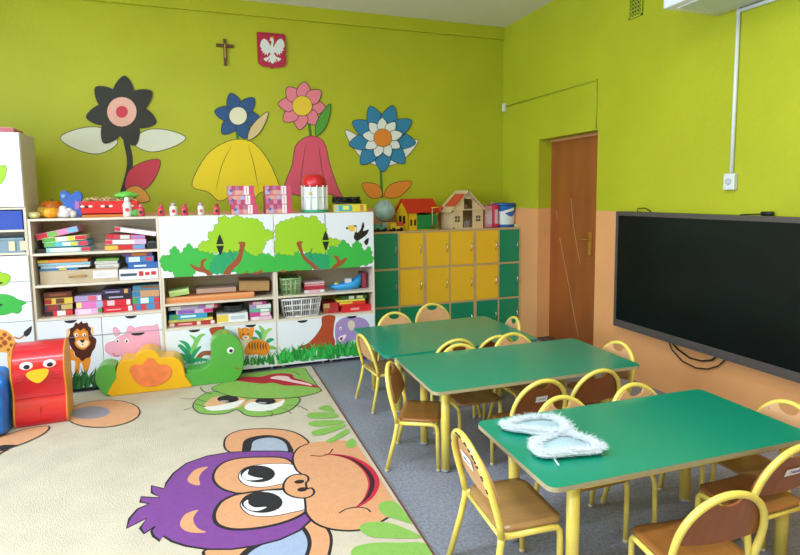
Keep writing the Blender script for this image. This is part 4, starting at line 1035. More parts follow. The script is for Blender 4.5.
stack(119, 158, 270, z0, yf-.01, .24, [(.085, 'e4e6ec', 'white with red script', [(.03, .45, ('3a4a6a', .35, .6)), (.5, .62, ('c83040', .3, .75)), (.66, .78, ('c83040', .35, .65)), (.82, .95, ('c83040', .35, .7))], (0, 0)), (.05, '2a66b0', 'royal blue', [(.2, .6, ('d8e4f0', .3, .6))], (.06, 0)), (.05, '3a7cc4', 'bright blue', [(.1, .5, 'd0e0f4'), (.7, .95, ('c84050', .2, .8))], (.05, -.03)), (.028, '6a4a8c', 'purple', [(.3, .8, 'c87a3a')], (.03, -.04)), (.02, 'b03a4a', 'dark red', [(.6, .9, '3f9a50')], (.08, 0))], 'of game pile beside wooden tray')
# top shelf: two leaning piles of binders
z0 = SH1[0]
def pile(spec, where):
    for k, (u0, u1, vb, h, ti, col, cn, acc) in enumerate(spec):
        x0, x1 = xat(u0, vb, yf), xat(u1, vb, yf)
        gbox('puzzle_box', '%s puzzle box, %s' % (cn, where), x0, x1, z0+vb_h[k], h, yf+.003*k, .24, col, acc, tilt=ti, cat='puzzle box', group='leaning puzzle boxes on the top shelf')
vb_h = [0.0, .043, .083, .125]
pile([(46, 90, 250, .036, 0, '8fc8c8', 'pale turquoise', [(.1, .75, 'd9e6dc'), (.8, 1, 'c8304a')]), (44, 88, 246, .038, -.02, '5fb8d4', 'sky blue and green', [(0, .25, '62b45c'), (.42, .6, 'dfe8e8'), (.62, .75, 'd9cc40'), (.78, 1, 'd0304c')]), (42, 86, 240, .038, -.06, 'd9e2a8', 'yellow-green and red', [(0, .3, '5aaa4c'), (.35, .55, 'e0e6ea'), (.6, .72, 'd9cc40'), (.75, 1, 'cc2a40')]), (36, 79, 236, .046, -.21, 'e088b8', 'pink, green and blue slanting', [(0, .26, 'd0283c'), (.27, .5, '74b858'), (.75, 1, '7ab8e0')])], 'on top shelf left pile')
pile([(105, 145, 249, .040, 0, 'd0343e', 'red, yellow and blue', [(0, .32, 'e0bc4c'), (.36, .66, 'c82c36'), (.7, 1, '6a9ad0')]), (105, 146, 245, .038, .02, 'e4d8e4', 'white and red', [(0, .18, 'cc3044'), (.25, .6, 'f0ecf0'), (.72, 1, 'c8b0d8')]), (106, 145, 241, .036, .05, 'cc3c54', 'red, green and lilac', [(0, .2, 'c02438'), (.36, .6, 'd4e4d8'), (.64, 1, 'b080c0')]), (114, 156, 238, .036, .17, 'e8e4ea', 'white slanting', [(0, .14, 'c83048'), (.2, .85, ('f4f4f8', .2, .8))])], 'on top shelf right pile')
b = MB(); b.box(xat(35, 250, yf), xat(45, 250, yf), yf, yf+.2, z0+.001, z0+.03, mat('26282c', .6), .004); b.build('dark_folder', label='dark folder under the left end of left puzzle pile', cat='folder')
b = MB(); b.box(xat(147, 250, yf), xat(157, 250, yf), yf, yf+.2, z0+.001, z0+.045, mat('202024', .6), .004); b.box(xat(148, 250, yf), xat(156, 250, yf), yf+.01, yf+.18, z0+.045, z0+.06, mat('4a4a50', .6), .003); b.build('dark_folder', label='dark folder pile at right end of the top shelf', cat='folder')

# cabinet 2 open shelves
z1_, z2_ = SH2
yf = YF+.05
x0, x1 = xat(166, 297, yf), xat(254, 292, yf)
gbox('cardboard_sheet', 'long flat orange cardboard box on upper shelf of tree cabinet', x0, x1, z1_, .05, yf-.02, .27, 'd98a52', [(0, 1, ('e0a070', .55, .9))], tilt=-.01, cat='box', group='things on the middle cabinet shelves')
gbox('green_cushion', 'pale green soft pad lying on the long orange cardboard', xat(169, 285, yf), xat(189, 285, yf), z1_+.056, .05, yf, .18, 'a8c878', [(0, 1, ('c4dc98', .6, .9))], tilt=-.12, cat='pad', group='things on the middle cabinet shelves')
gbox('cardboard_box', 'brown cardboard box on right of the orange cardboard', xat(239, 285, yf), xat(269, 285, yf), z1_+.056, .085, yf, .24, 'a98458', [(0, 1, ('9c784e', .8, .98))], tilt=.06, cat='box', group='things on the middle cabinet shelves')
gbox('pink_paper', 'flat pinkish box lying behind on upper shelf of tree cabinet', xat(196, 285, yf), xat(236, 285, yf), z1_+.056, .04, yf+.03, .2, 'b89a8c', [], cat='box', group='things on the middle cabinet shelves')
stack(169, 216, 325, z2_, yf, .26, [(.034, 'b03030', 'dark red and white', [(.02, .12, 'e8dcd0'), (.2, .5, ('e0a8a8', .3, .7)), (.6, .68, 'e8dcd0'), (.9, .98, 'e8dcd0')]), (.022, 'd8d070', 'pale yellow', [(.2, .8, ('8cb060', .3, .7))], (0, -.02)), (.042, '2d9cc8', 'turquoise', [(.06, .22, '5aa84a'), (.3, .7, ('d0ecf4', .3, .7))], (0, -.07)), (.036, 'c8b4dc', 'lilac and magenta', [(.05, .5, '8a5ab8'), (.75, 1, 'c8307c')], (.06, -.02)), (.034, 'b0a8cc', 'grey-lilac', [(.05, .25, 'e4e4ec'), (.6, .75, 'a878c8'), (.76, .92, 'e8e4ec'), (.93, 1, 'c04058')], (0, .02))], 'of left pile under tree sticker')
e = gbox('game_box', 'yellow and white game box beneath a clear black tub', xat(217, 322, yf), xat(248, 320, yf), z2_, .075, yf, .22, 'e4e4e8', [(0, .36, 'e0c84c'), (.45, .9, ('b8c8d8', .3, .7))])
b = MB(); cx = (xat(221, 310, yf)+xat(246, 310, yf))/2
b.lathe([(.085, .002), (.092, .03), (.098, .055), (.100, .058), (.094, .058), (.085, .012)], mat('2b3236', .25), 24, (cx, yf+.12, z2_+.078), 1.0, 1.0); b.build('plastic_tub', label='round dark plastic tub on yellow and white game box', cat='tub')
stack(250, 271, 318, z2_, yf, .24, [(.03, 'd8b8d0', 'pale pink', [(.1, .4, 'e8dce4')], (0, 0)), (.036, 'c83c94', 'magenta', [(.5, .95, 'e0d0e0')]), (.03, '5fae94', 'sea green', [(.5, .9, 'd8e8e0')]), (.034, 'dcdce6', 'white', [(0, .3, '8890c0')]), (.028, 'a84a86', 'plum', [(.1, .7, 'e4b8d4')], (.02, -.03))], 'of right pile next to clear black tub')
# cabinet 3 open shelves
def basket(name, label, u0, u1, v, z0, h, col, flare=.012, slots=True):
    y0, y1 = YF+.025, YF+.26; x0, x1 = xat(u0, v, y0), xat(u1, v, y0); cx, cy = (x0+x1)/2, (y0+y1)/2; hw, hd = (x1-x0)/2, (y1-y0)/2
    b = MB(); m_ = mat(col, .45)
    def P(sx, sy, f): return (sx*(hw-flare*(1-f)), sy*(hd-flare*(1-f)), .001+h*f)
    b.box(-hw+flare, hw-flare, -hd+flare, hd-flare, .001, .006, m_)
    # lattice walls: uprights + rails
    for (ax, ay, bx2, by2, n) in ((-1, -1, 1, -1, 16), (-1, 1, 1, 1, 16), (-1, -1, -1, 1, 12), (1, -1, 1, 1, 12)):
        for k in range(n+1):
            t_ = k/n; s0 = Vector(P(ax, ay, 0)).lerp(Vector(P(bx2, by2, 0)), t_); s1 = Vector(P(ax, ay, 1)).lerp(Vector(P(bx2, by2, 1)), t_)
            b.tube([s0, s1], .0034 if k % 4 else .008, m_, 4)
        for f in (.02, .35, .65, .97):
            b.tube([P(ax, ay, f), P(bx2, by2, f)], .005 if f < .9 else .009, m_, 6)
    o = b.build(name, label=label, cat='basket'); o.location = (cx, cy, z0)
    return cx, cy, hw, hd
cx, cy, hw, hd = basket('plastic_basket', 'green lattice basket on upper shelf of toucan cabinet', 281, 301, 285, z1_, .145, '8fb07c')
b = MB()
for k in range(7): b.sphere((cx+random.uniform(-.5, .5)*hw, cy+random.uniform(-.5, .5)*hd, z1_+.05+random.uniform(0, .03)), .035, mat(['b8504a', '6a8f5a', 'c8b888'][k % 3], .5), (1, 1, .8), 8)
b.build('small_toys', label='mixed small toys inside the green lattice basket', cat='toys', kind='stuff')
cx, cy, hw, hd = basket('plastic_basket', 'white slotted basket on lower shelf of toucan cabinet', 282, 321, 308, z2_, .165, 'e6e6ea', .025)
b = MB()
for k in range(14): b.sphere((cx+random.uniform(-.7, .7)*hw, cy+random.uniform(-.6, .6)*hd, z2_+.05+random.uniform(0, .06)), .035, mat(['6c7078', '9aa0a8', '4f6a58', 'a89a90'][k % 4], .5), (1, 1, .8), 8)
b.build('small_toys', label='grey and green odds inside the white slotted basket', cat='toys', kind='stuff')
stack(304, 324, 288, z1_, yf, .2, [(.028, 'e8dce4', 'white and pink', [(.2, .8, 'd8a8b8')]), (.05, 'b02c44', 'crimson', [(0, 1, ('d89aa4', .7, .95))]), (.018, 'd8b8c0', 'pale rose', [])], 'of short pile beside green basket')
# blue toy boat
x0, x1 = xat(331, 285, yf), xat(363, 283, yf); hw = (x1-x0)/2
em = empty('toy_boat', ((x0+x1)/2, yf+.08, z1_+.001), label='light blue plastic toy boat on upper shelf of toucan cabinet', cat='toy')
b = MB(); st = [(-1, .0, .030, .045), (-.7, .035, .006, .055), (-.2, .055, .0, .06), (.3, .055, .0, .07), (.7, .045, .006, .10), (1.0, .012, .03, .14)]
vs = []; fs = []
for f, w, zb, zt_ in st: vs += [(f*hw, -max(w, .004), zt_), (f*hw, -w*.6, zb), (f*hw, w*.6, zb), (f*hw, max(w, .004), zt_), (f*hw, max(w, .004)*.8, zt_-.004), (f*hw, w*.4, zb+.012), (f*hw, -w*.4, zb+.012), (f*hw, -max(w, .004)*.8, zt_-.004)]
for i in range(len(st)-1):
    for j in range(8): fs.append([i*8+j, (i+1)*8+j, (i+1)*8+(j+1) % 8, i*8+(j+1) % 8])
fs += [list(range(8)), [(len(st)-1)*8+j for j in range(8)][::-1]]
b.add(vs, fs, mat('2f9ae0', .3), True); b.build('hull', em, fixn=True)
b = MB(); b.box(.0, .06, -.025, .025, .03, .10, mat('d6dde6', .4), .006); b.sphere((-.08, 0, .055), .022, mat('d8d070', .5), (1.3, 1, .7), 8); b.build('cabin', em)
b = MB(); x = xat(366, 280, yf); b.box(x-.02, x+.02, yf+.06, yf+.2, z1_+.001, z1_+.15, mat('8c3040', .5), .004); b.build('red_carton', label='narrow dark red carton upright behind the toy boat', cat='box')
stack(324, 339, 310, z2_, yf+.02, .2, [(.045, 'a85a3c', 'brown and red', [(.3, 1, 'b02c34')]), (.05, 'b02c34', 'dark red', [(0, .4, 'c8a878')])], 'of small pile right of white basket')
stack(340, 370, 305, z2_, yf, .25, [(.062, 'd2262e', 'bright red', [(.3, .6, ('e8a0a0', .3, .6))], (.01, 0)), (.036, 'd8402e', 'red and yellow', [(0, .5, ('e8c84c', .5, .95)), (.5, 1, ('d8302c', .1, .6))], (0, -.04)), (.018, 'e0d850', 'lemon yellow', [], (-.02, -.04)), (.034, '2c5c34', 'dark green', [(.3, .5, 'd8d8c8'), (.6, .85, 'c8d0a0')], (.01, -.03))], 'of red and yellow pile on lowest right shelf')

# ------------------------------------------------------------------ things on top of the storage wall
TZ0 = ZT+.001
def at(u, v, y=-.62): return un(u, v, 'y', y).x
def sx_(u0, u1, y=-.62): return abs(at(u1, 210, y)-at(u0, 210, y))
def gourd(name, label, u, w, h, col, y, ribs=8, stem=True, cat='pumpkin'):
    x = at(u, 210, y); r = w/2; e = empty(name, (x, y, TZ0), label=label, cat=cat)
    b = MB(); vs = []; fs = []; n, m_ = 32, 12
    for i in range(m_+1):
        ph = PI*i/m_; 
        for k in range(n):
            t_ = 2*PI*k/n; rr = r*(1-.07*abs(math.sin(ribs*t_/2))**.5*1.0+.0)*math.sin(ph)**.8 if 0 < i < m_ else .001
            vs.append((rr*math.cos(t_), rr*math.sin(t_), h/2-h/2*math.cos(ph)-(.06*h*max(0, 1-rr/(r*.5)) if ph > PI/2 else 0)))
    for i in range(m_):
        for k in range(n): fs.append([i*n+k, i*n+(k+1) % n, (i+1)*n+(k+1) % n, (i+1)*n+k])
    b.add(vs, fs, mat(col, .45, var=.08, vscale=14), True); b.build('flesh', e)
    if stem: b = MB(); b.tube([(0, 0, h*.9), (.004, 0, h+.01), (.012, 0, h+.02)], [.008, .006, .007], mat('8a7a4a', .7), 7); b.build('stem', e)
gourd('pumpkin', 'large orange pumpkin behind the gourds on white cabinet top', 52, .19, .135, 'e8731c', -.54, 10)
gourd('gourd', 'yellow-orange round squash in front of the orange pumpkin', 51, .115, .085, 'eda21c', -.69, 8, cat='gourd')
gourd('gourd', 'small cream gourd at the left end of cabinet top', 33.5, .085, .052, 'e2dfa0', -.71, 6, cat='gourd')
gourd('gourd', 'dull yellow gourd between cream gourd and orange squash', 42.5, .09, .09, 'c9a238', -.64, 6, cat='gourd')
# white rag flowers
em = empty('white_cloth_bundle', (at(66, 210, -.68), -.68, TZ0), label='crumpled white cloth bundle beside the yellow squash', cat='cloth')
b = MB()
for (dx, dy, dz, r) in ((-.04, 0, .03, .032), (.0, -.015, .035, .036), (.042, 0, .028, .03), (-.02, .01, .065, .03), (.022, -.005, .05, .026)):
    bm = bmesh.new(); bmesh.ops.create_icosphere(bm, subdivisions=3, radius=r)
    for v in bm.verts: v.co *= 1+.12*math.sin(v.co.x*210+dx*90)*math.sin(v.co.y*190)*math.cos(v.co.z*170)
    for v in bm.verts: v.co += Vector((dx, dy, max(dz, r*.9))); v.co.z = max(v.co.z, .001)
    b.addbm(bm, mat('e4e2e6', .8), None, True)
b.build('cloth', em)
# blue eared toy
em = empty('blue_toy_organiser', (at(72.5, 210, -.66), -.66, TZ0), label='blue wooden butterfly-shaped toy between cloth and red crate', cat='toy')
P = smooth_loop([(-.05, .002), (-.058, .05), (-.056, .10), (-.07, .14), (-.074, .175), (-.06, .205), (-.035, .208), (-.018, .19), (0, .178), (.018, .19), (.035, .203), (.062, .198), (.074, .165), (.064, .12), (.056, .08), (.06, .04), (.052, .002)], 4)
b = MB(); b.prism([(x, -.02, max(z, 0)) for x, z in P], (0, .04, 0), mat('2a5cb8', .45), smooth=False); b.build('panel', em)
b = MB()
b.lathe([(.018, 0), (.018, .003)], mat('6f9ed8', .4), 14)
o = b.build('ear_spot', em); o.rotation_euler = (PI/2, 0, 0); o.location = (-.048, -.0203, .165)
b = MB(); b.prism([(.02, -.0215, .06), (.05, -.0215, .07), (.052, -.0215, .12), (.025, -.0215, .13)], (0, .001, 0), mat('b06ab0', .5)); b.build('pink_patch', em)
# red crate with shavings
x0, x1 = at(82, 210, -.68), at(138.5, 210, -.68); hw = (x1-x0)/2
em = empty('red_crate', ((x0+x1)/2, -.64, TZ0), label='long red crate with white pattern filled with tan wood pieces', cat='crate')
b = MB(); m_rc = mat('d01a22', .4)
b.box(-hw, hw, -.08, -.07, .02, .125, m_rc, .002); b.box(-hw, hw, .07, .08, .02, .125, m_rc, .002); b.box(-hw, -hw+.01, -.07, .07, .02, .125, m_rc); b.box(hw-.01, hw, -.07, .07, .02, .125, m_rc); b.box(-hw, hw, -.08, .08, .02, .03, m_rc)
b.build('walls', em)
b = MB(); b.box(-hw+.005, hw-.005, -.078, .078, 0, .022, mat('c87420', .5), .002); b.build('base', em)
b = MB()
for cx in (-.16, -.02, .13):
    for dx in (-.028, .028): b.sphere((cx+dx, -.0805, .085), .013, mat('f0ded8', .5), (1.2, .12, .7), 8)
    b.sphere((cx, -.0805, .08), .012, mat('3a1216', .5), (1.2, .12, .8), 8)
b.build('printed_pattern', em)
b = MB(); rd = random.Random(9)
for k in range(130):
    x, y, z = rd.uniform(-hw+.03, hw-.03), rd.uniform(-.055, .055), .105+rd.uniform(0, .04)
    M = Matrix.Translation((x, y, z)) @ Matrix.Rotation(rd.uniform(0, PI), 4, 'Z') @ Matrix.Rotation(rd.uniform(-.6, .6), 4, 'Y')
    b.box(-.022, .022, -.005, .005, -.004, .004, mat(['d9b98a', 'c9a070', 'e4cfa4', 'cf9a8a'][k % 4], .7), .001, M)
b.box(-hw+.012, hw-.012, -.068, .068, .031, .10, mat('c9a070', .8))
b.build('wood_pieces', label='tan wooden pieces heaped in the long red crate', cat='wood pieces', kind='stuff').location = ((x0+x1)/2, -.64, TZ0)
def blob(name, label, x, y, z, r, sc, col, cat, amp=.2, fr=60):
    bm = bmesh.new(); bmesh.ops.create_icosphere(bm, subdivisions=4, radius=r)
    for v in bm.verts: v.co *= 1+amp*math.sin(v.co.x*fr+1)*math.sin(v.co.y*fr*1.2)*math.cos(v.co.z*fr*1.1)
    for v in bm.verts: v.co = Vector((v.co.x*sc[0], v.co.y*sc[1], v.co.z*sc[2]))
    mn = min(v.co.z for v in bm.verts)
    for v in bm.verts: v.co.z -= mn
    b = MB(); b.addbm(bm, mat(col, .6), None, True); o = b.build(name, label=label, cat=cat); o.location = (x, y, z)
    return o
blob('green_paper', 'crumpled green paper lying on right end of red crate', at(127, 200, -.63), -.64, TZ0+.135, .055, (1.5, 1, .55), '6cc04a', 'paper')
blob('green_paper', 'small crumpled green piece between white bottle and pink bottle', at(136, 210, -.71), -.72, TZ0, .035, (1, .8, .8), '5aa84a', 'paper')
# bottles
def bottle(u, h, r, cbody, ccap, ctag, label, hook=False, y=-.72):
    e = empty('small_bottle', (at(u, 210, y), y, TZ0), label=label, cat='bottle', group='small decorated bottles in a row on the cabinets')
    b = MB(); b.lathe([(r*.9, 0), (r, .006), (r, h*.62), (r*.85, h*.70), (r*.5, h*.76)], mat(cbody, .35), 16); b.build('body', e)
    b = MB(); b.lathe([(r*.62, h*.755), (r*.66, h*.78), (r*.6, h*.93), (r*.3, h)], mat(ccap, .4), 14); b.build('cap', e)
    b = MB(); n = 8; P = [(r*.5*math.cos(2*PI*k/n), -r-.0015, h*.35+r*.5*math.sin(2*PI*k/n)) for k in range(n)]
    b.prism(P, (0, r*.3, 0), mat(ctag, .5)); b.build('label', e)
    if hook:
        b = MB(); b.tube([(-r*.6, 0, h*.95), (-r*.7, 0, h*1.12), (0, 0, h*1.25), (r*.7, 0, h*1.12), (r*.6, 0, h*.95)], .002, mat('b0603a', .5), 5); b.build('wire_loop', e)
bottle(127.5, .155, .032, 'e9e6ea', 'e9e6ea', 'c84a4a', 'tall white bottle standing in front of red crate')
bottle(141, .095, .027, 'd24a5c', 'd86a7a', '4a1a26', 'pink-red bottle just right of the red crate')
bottle(161, .088, .026, 'd8405c', 'c8506a', '3a1626', 'pink bottle with wire loop, left of white and red bottle', True)
bottle(173.5, .105, .030, 'ece6ea', 'b8a8b0', 'c83a50', 'white bottle with red label between two pink bottles')
bottle(184.5, .092, .028, 'd0405a', 'c8485c', '3a1626', 'pink bottle with wire loop, right of white and red bottle', True)
bottle(201, .105, .026, 'e8e4ea', 'b890b0', 'c8506a', 'slim white bottle with mauve cap standing alone')
bottle(216.5, .092, .026, 'd04e5e', 'a03a40', '301420', 'pink bottle with dark label beside pink box stack', True)
# patchwork pink boxes
def pinkstack(u0, u1, v, offs, side):
    z = TZ0
    for k in range(3):
        y0 = -.73; x0, x1 = at(u0+offs[k], v, y0), at(u1+offs[k], v, y0); h = .079; w = x1-x0
        e = empty('patchwork_box', ((x0+x1)/2, y0+.09, z), random.uniform(-.02, .02), '%s patchwork pink box of the %s stack' % (['bottom', 'middle', 'top'][k], side), 'box', 'patchwork pink boxes on the storage wall')
        b = MB(); b.box(-w/2, w/2, -.09, .09, 0, h, mat('cc4a72', .4), .0015); b.build('carton', e)
        b = MB(); rd = random.Random(k*5+int(u0)); cols = ['dc9a98', 'b46aa4', 'a4b0dc', 'c04860', 'd47c90', 'c48cbc', 'd8a898', 'b44a60']
        n = 5
        for i in range(n):
            f0, f1 = i*.72/n, (i+1)*.72/n
            if i > 2: f0 += .0; 
            for j in (0, 1): 
                b.box(-w/2+w*f0, -w/2+w*f1, -.0912-.0001*j, -.0895, h*(.04+.48*j), h*(.5+.46*j), mat(cols[(i*2+j*3+k) % 8], .4))
        b.box(-w/2+w*.62, -w/2+w*.80, -.0918, -.0895, h*.04, h*.96, mat('efe4ea', .4)); b.box(-w/2+w*.69, -w/2+w*.72, -.0921, -.0895, h*.15, h*.85, mat('d88aa8', .4))
        b.sphere((-w/2+w*.14, -.0905, h*.5), .014, mat('5a64a8', .5), (1.1, .15, 1), 10)
        b.build('printed_front', e)
        b = MB(); b.prism([(w/2+.0006, -.07, .004), (w/2+.0006, .03, .004), (w/2+.0006, -.02, h*.8)], (.0008, 0, 0), mat('e0a86a', .5)); b.build('orange_triangle', e)
        z += h+.001
pinkstack(228.5, 255, 213, (3, 1, 0), 'left'); pinkstack(266, 292, 213, (0, .0, 0), 'right')
# white castle tub with red dome
em = empty('toy_tub', (at(315, 210, -.62), -.62, TZ0), label='white panelled toy tub on green base with red dome lid', cat='toy tub')
r_ = .115
b = MB(); b.lathe([(r_+.008, 0), (r_+.010, .006), (r_+.008, .022), (r_, .024)], mat('2fa07c', .4), 24); b.build('base', em)
b = MB(); b.lathe([(r_-.004, .0245), (r_-.002, .20), (r_-.004, .226)], mat('dfe6ea', .4), 12, smooth=False); 
for k in range(12):
    t_ = 2*PI*k/12; b.tube([(r_*math.cos(t_), r_*math.sin(t_), .026), (r_*math.cos(t_), r_*math.sin(t_), .24)], .007, mat('eef2f4', .4), 6)
b.tube([(r_*math.cos(2*PI*k/24), r_*math.sin(2*PI*k/24), .135) for k in range(24)], .004, mat('c8d2d8', .4), 5, closed=True)
b.build('walls', em)
b = MB(); b.lathe([(r_-.010, .228), (r_-.008, .25), (r_-.012, .29), (r_-.03, .322), (r_-.06, .335), (.01, .34)], mat('d01a30', .3), 24); b.build('dome_lid', em)
b = MB(); b.sphere((-.06, -r_+.012, .17), .02, mat('e0d48a', .5), (1, .3, .8), 10); b.build('sticker', em)
# yellow blue game and black tangle
gbox('game_box', 'yellow and turquoise game box under the black tangled toy', at(334, 210, -.7), at(366, 210, -.7), TZ0, .068, -.72, .22, 'dcd23c', [(0, .12, 'b8c0c8'), (.13, .55, '3ab0c0'), (.25, .45, ('e8e070', .3, .8)), (.8, .9, 'c87a4a')], cat='box', group='boxes on the storage wall')
em = MB(); rd = random.Random(12); xa, xb = at(331, 205, -.62)+.01, at(361, 205, -.62)
for k in range(26):
    P = [(rd.uniform(xa, xb), rd.uniform(-.68, -.56), TZ0+.078+rd.uniform(0, .055)) for _ in range(4)]
    em.tube([Vector((p_[0], p_[1], p_[2])) for p_ in smooth3_(P)] if False else P, .008, mat('1d2024', .4), 6)
em.build('black_tangle', label='black tangled plastic toy lying on yellow game box', cat='toy')

# ------------------------------------------------------------------ things on the lockers
LZ = LT+.0008
def lx(u, y=-.22): return un(u, 222, 'y', y).x
em = empty('globe', (lx(384.5, -.2), -.2, LZ), label='small pale blue globe standing behind the white cabinet end', cat='globe')
b = MB(); b.lathe([(.07, 0), (.07, .01), (.02, .02), (.012, .06), (.01, .09)], mat('8a8f98', .4), 20); b.build('stand', em)
b = MB(); b.sphere((0, 0, .20), .112, mat('9fc0c0', .35, var=.25, vscale=9), n=28); b.build('ball', em)
b = MB(); b.tube([(0, -.118*math.sin(t_), .20-.118*math.cos(t_)) for t_ in [PI*i/12 for i in range(13)]], .004, mat('c8ccd0', .3), 6); b.build('meridian_ring', em)
def truck(u, y, label, c1, c2, L=.16):
    e = empty('toy_truck', (lx(u, y), y, LZ), R_(8), label, 'toy vehicle', 'toy vehicles on the lockers')
    b = MB(); b.box(-L/2, L/2, -.03, .03, .022, .05, mat(c1, .4), .004); b.box(-L/2, -L*.05, -.03, .03, .05, .078, mat(c1, .4), .004); b.build('chassis', e)
    b = MB(); b.box(L*.1, L*.45, -.028, .028, .05, .09, mat(c2, .4), .006); b.build('cab', e)
    for sx in (-1, 1):
        for sy in (-1, 1):
            b = MB(); b.tube([(sx*L*.3, sy*.026, .02), (sx*L*.3, sy*.036, .02)], .0195, m_black, 14); b.build('wheel', e)
truck(380, -.33, 'green and grey toy truck beside the globe', '4fa088', '8a98a0', .13)
truck(396, -.33, 'yellow and red toy truck beside the toy farm house', 'e0c030', 'd03a2c', .14)
b = MB(); 
xq0, xq1 = lx(376, -.2), lx(396, -.2)
b.box(xq0+.06, xq1, -.24, -.22, LZ+.001, LZ+.085, mat('e2b62a', .4), .003); b.build('yellow_fence', label='low yellow toy fence behind the toy trucks', cat='toy fence')
# farm house
x0, x1 = lx(401, -.3), lx(440, -.3)
em = empty('toy_farmhouse', ((x0+x1)/2, -.20, LZ), R_(17), label='toy farmhouse with red roof, yellow gable and green wall', cat='toy house')
w = (x1-x0)*.90; yL = -.11
m_y2 = mat('e6bf22', .4); m_rf = mat('cf2a22', .4)
b = MB(); b.box(-w/2, w/2, -.10, .10, 0, .006, m_y2)
b.prism([(-w/2, -.10, .006), (-w/2, .10, .006), (-w/2, .10, .19), (-w/2, 0, .30), (-w/2, -.10, .19)], (.012, 0, 0), m_y2)
b.prism([(w/2-.012, -.10, .006), (w/2-.012, .10, .006), (w/2-.012, .10, .19), (w/2-.012, 0, .30), (w/2-.012, -.10, .19)], (.012, 0, 0), m_y2)
b.box(-w/2, -w/2+.11, -.10, -.088, .006, .19, m_y2); b.build('gable_walls', em)
b = MB(); b.box(-w/2+.11, w/2, -.10, -.09, .006, .155, mat('15904a', .4)); b.box(-w/2+.012, w/2-.012, .09, .10, .006, .19, mat('15904a', .4)); b.build('green_wall', em)
b = MB()
b.prism([(-w/2-.02, -.115, .175), (-w/2-.02, 0, .312), (-w/2-.02, .0, .322), (-w/2-.02, -.125, .180)], (w+.04, 0, 0), m_rf); b.prism([(-w/2-.02, .115, .175), (-w/2-.02, 0, .312), (-w/2-.02, .0, .322), (-w/2-.02, .125, .180)], (w+.04, 0, 0), m_rf)
b.build('roof', em, fixn=True)
for xx in (-w/2+.025, -w/2+.075):
    b = MB(); b.box(xx, xx+.025, -.1025, -.0995, .05, .11, mat('2a2416', .5), .001); b.build('window', em)
b = MB(); b.box(-w/2-.0012, -w/2+.001, -.05, -.01, .07, .15, mat('2a2416', .5)); b.box(-w/2-.0012, -w/2+.001, .015, .055, .07, .15, mat('2a2416', .5)); b.build('gable_window', em)
b = MB(); hx = w/2-.10; b.tube([(hx, -.135, .05), (hx, -.135, .23)], .004, mat('d8c8a0', .5), 6); b.tube([(hx-.01, -.135, .225), (hx+.11, -.135, .235)], .006, m_y2, 6); b.sphere((hx+.12, -.135, .222), .022, m_rf, n=10); b.sphere((hx, -.135, .035), .025, mat('7a5a2a', .6), (1.4, 1, .5), 8); b.build('hoist_crane', em)
# wooden dollhouse
xc = lx(465, -.3); em = empty('dollhouse', (xc, -.22, LZ), R_(6), label='pale wooden dollhouse with red roof patch and open rooms', cat='toy house')
m_dw = mat('dcc49c', .5, var=.04, vscale=8); w = .385
b = MB(); g = .012
zb = .20; zr = .385
b.box(-w/2, -.06, -.12, -.12+g, 0, zb, m_dw); b.box(.065, w/2, -.12, -.12+g, 0, zb, m_dw)
b.box(-w/2, -w/2+g, -.12+g, .12, 0, zb, m_dw); b.box(w/2-g, w/2, -.12+g, .12, 0, zb, m_dw); b.box(-w/2, w/2, .12-g, .12, 0, zb, m_dw)
b.box(-w/2, w/2, -.13, .12, -.0005, g, m_dw, .001); b.box(-w/2, w/2, -.13, .12, zb-g/2, zb+g/2, m_dw, .001)
b.prism([(-w/2, -.12, zb), (-.045, -.12, zb), (-.045, -.12, zr-.07), (-.02, -.12, zr-.035)], (0, g, 0), m_dw)
b.prism([(w/2, -.12, zb), (.065, -.12, zb), (.065, -.12, zr-.075), (.0, -.12, zr-.02), (-.02, -.12, zr-.035), (.055, -.12, zr-.075+.005)], (0, g, 0), m_dw)
b.prism([(-.05, -.12, zr-.065), (.07, -.12, zr-.075), (0, -.12, zr)], (0, g, 0), m_dw)
b.prism([(-w/2, .12-g, zb), (w/2, .12-g, zb), (0, .12-g, zr)], (0, g, 0), m_dw)
b.build('walls', em)
for sg in (-1, 1):
    b = MB(); b.prism([(sg*(w/2+.035), -.14, zb-.03), (sg*0, -.14, zr+.004), (0, -.14, zr+.018), (sg*(w/2+.045), -.14, zb-.022)], (0, .27, 0), m_dw); rf = b.build('roof', em, fixn=True)
    if sg < 0:
        b = MB(); b.prism([(-.17, -.1415, zb+.035), (-.05, -.1415, zr-.03), (-.05, -.1415, zr-.018), (-.18, -.1415, zb+.038)], (0, .20, 0), mat('cf4a34', .5)); b.build('red_tiles', rf)
for x in (-.155, .10):
    for dx in (0, .032):
        for dz in (0, .034):
            b = MB(); b.box(x+dx, x+dx+.024, -.1222, -.1195, .075+dz, .075+dz+.026, mat('55504a', .4)); b.build('window', em)
for x, z in ((-w/2-.0, zb-.01), (w/2, zb-.01), (0, zr+.012), (-w/2+.01, .012)):
    b = MB(); b.sphere((x, -.14, z), .009, mat('8a2c28', .5), n=8); b.build('peg_knob', em)
b = MB()
for k in range(9): b.box(-.05+.012*k, -.042+.012*k, -.06, -.04, .012, .05+.02*(k % 3), mat(['c87a6a', 'd8c8c0', '9a8aa0'][k % 3], .5), .002)
for k in range(5): b.box(-.035+.018*k, -.025+.018*k, -.05, -.03, zb+.006, zb+.04+.012*(k % 2), mat(['a8604a', 'd8c8b0'][k % 2], .5), .002)
b.build('furniture', em, kind='stuff')
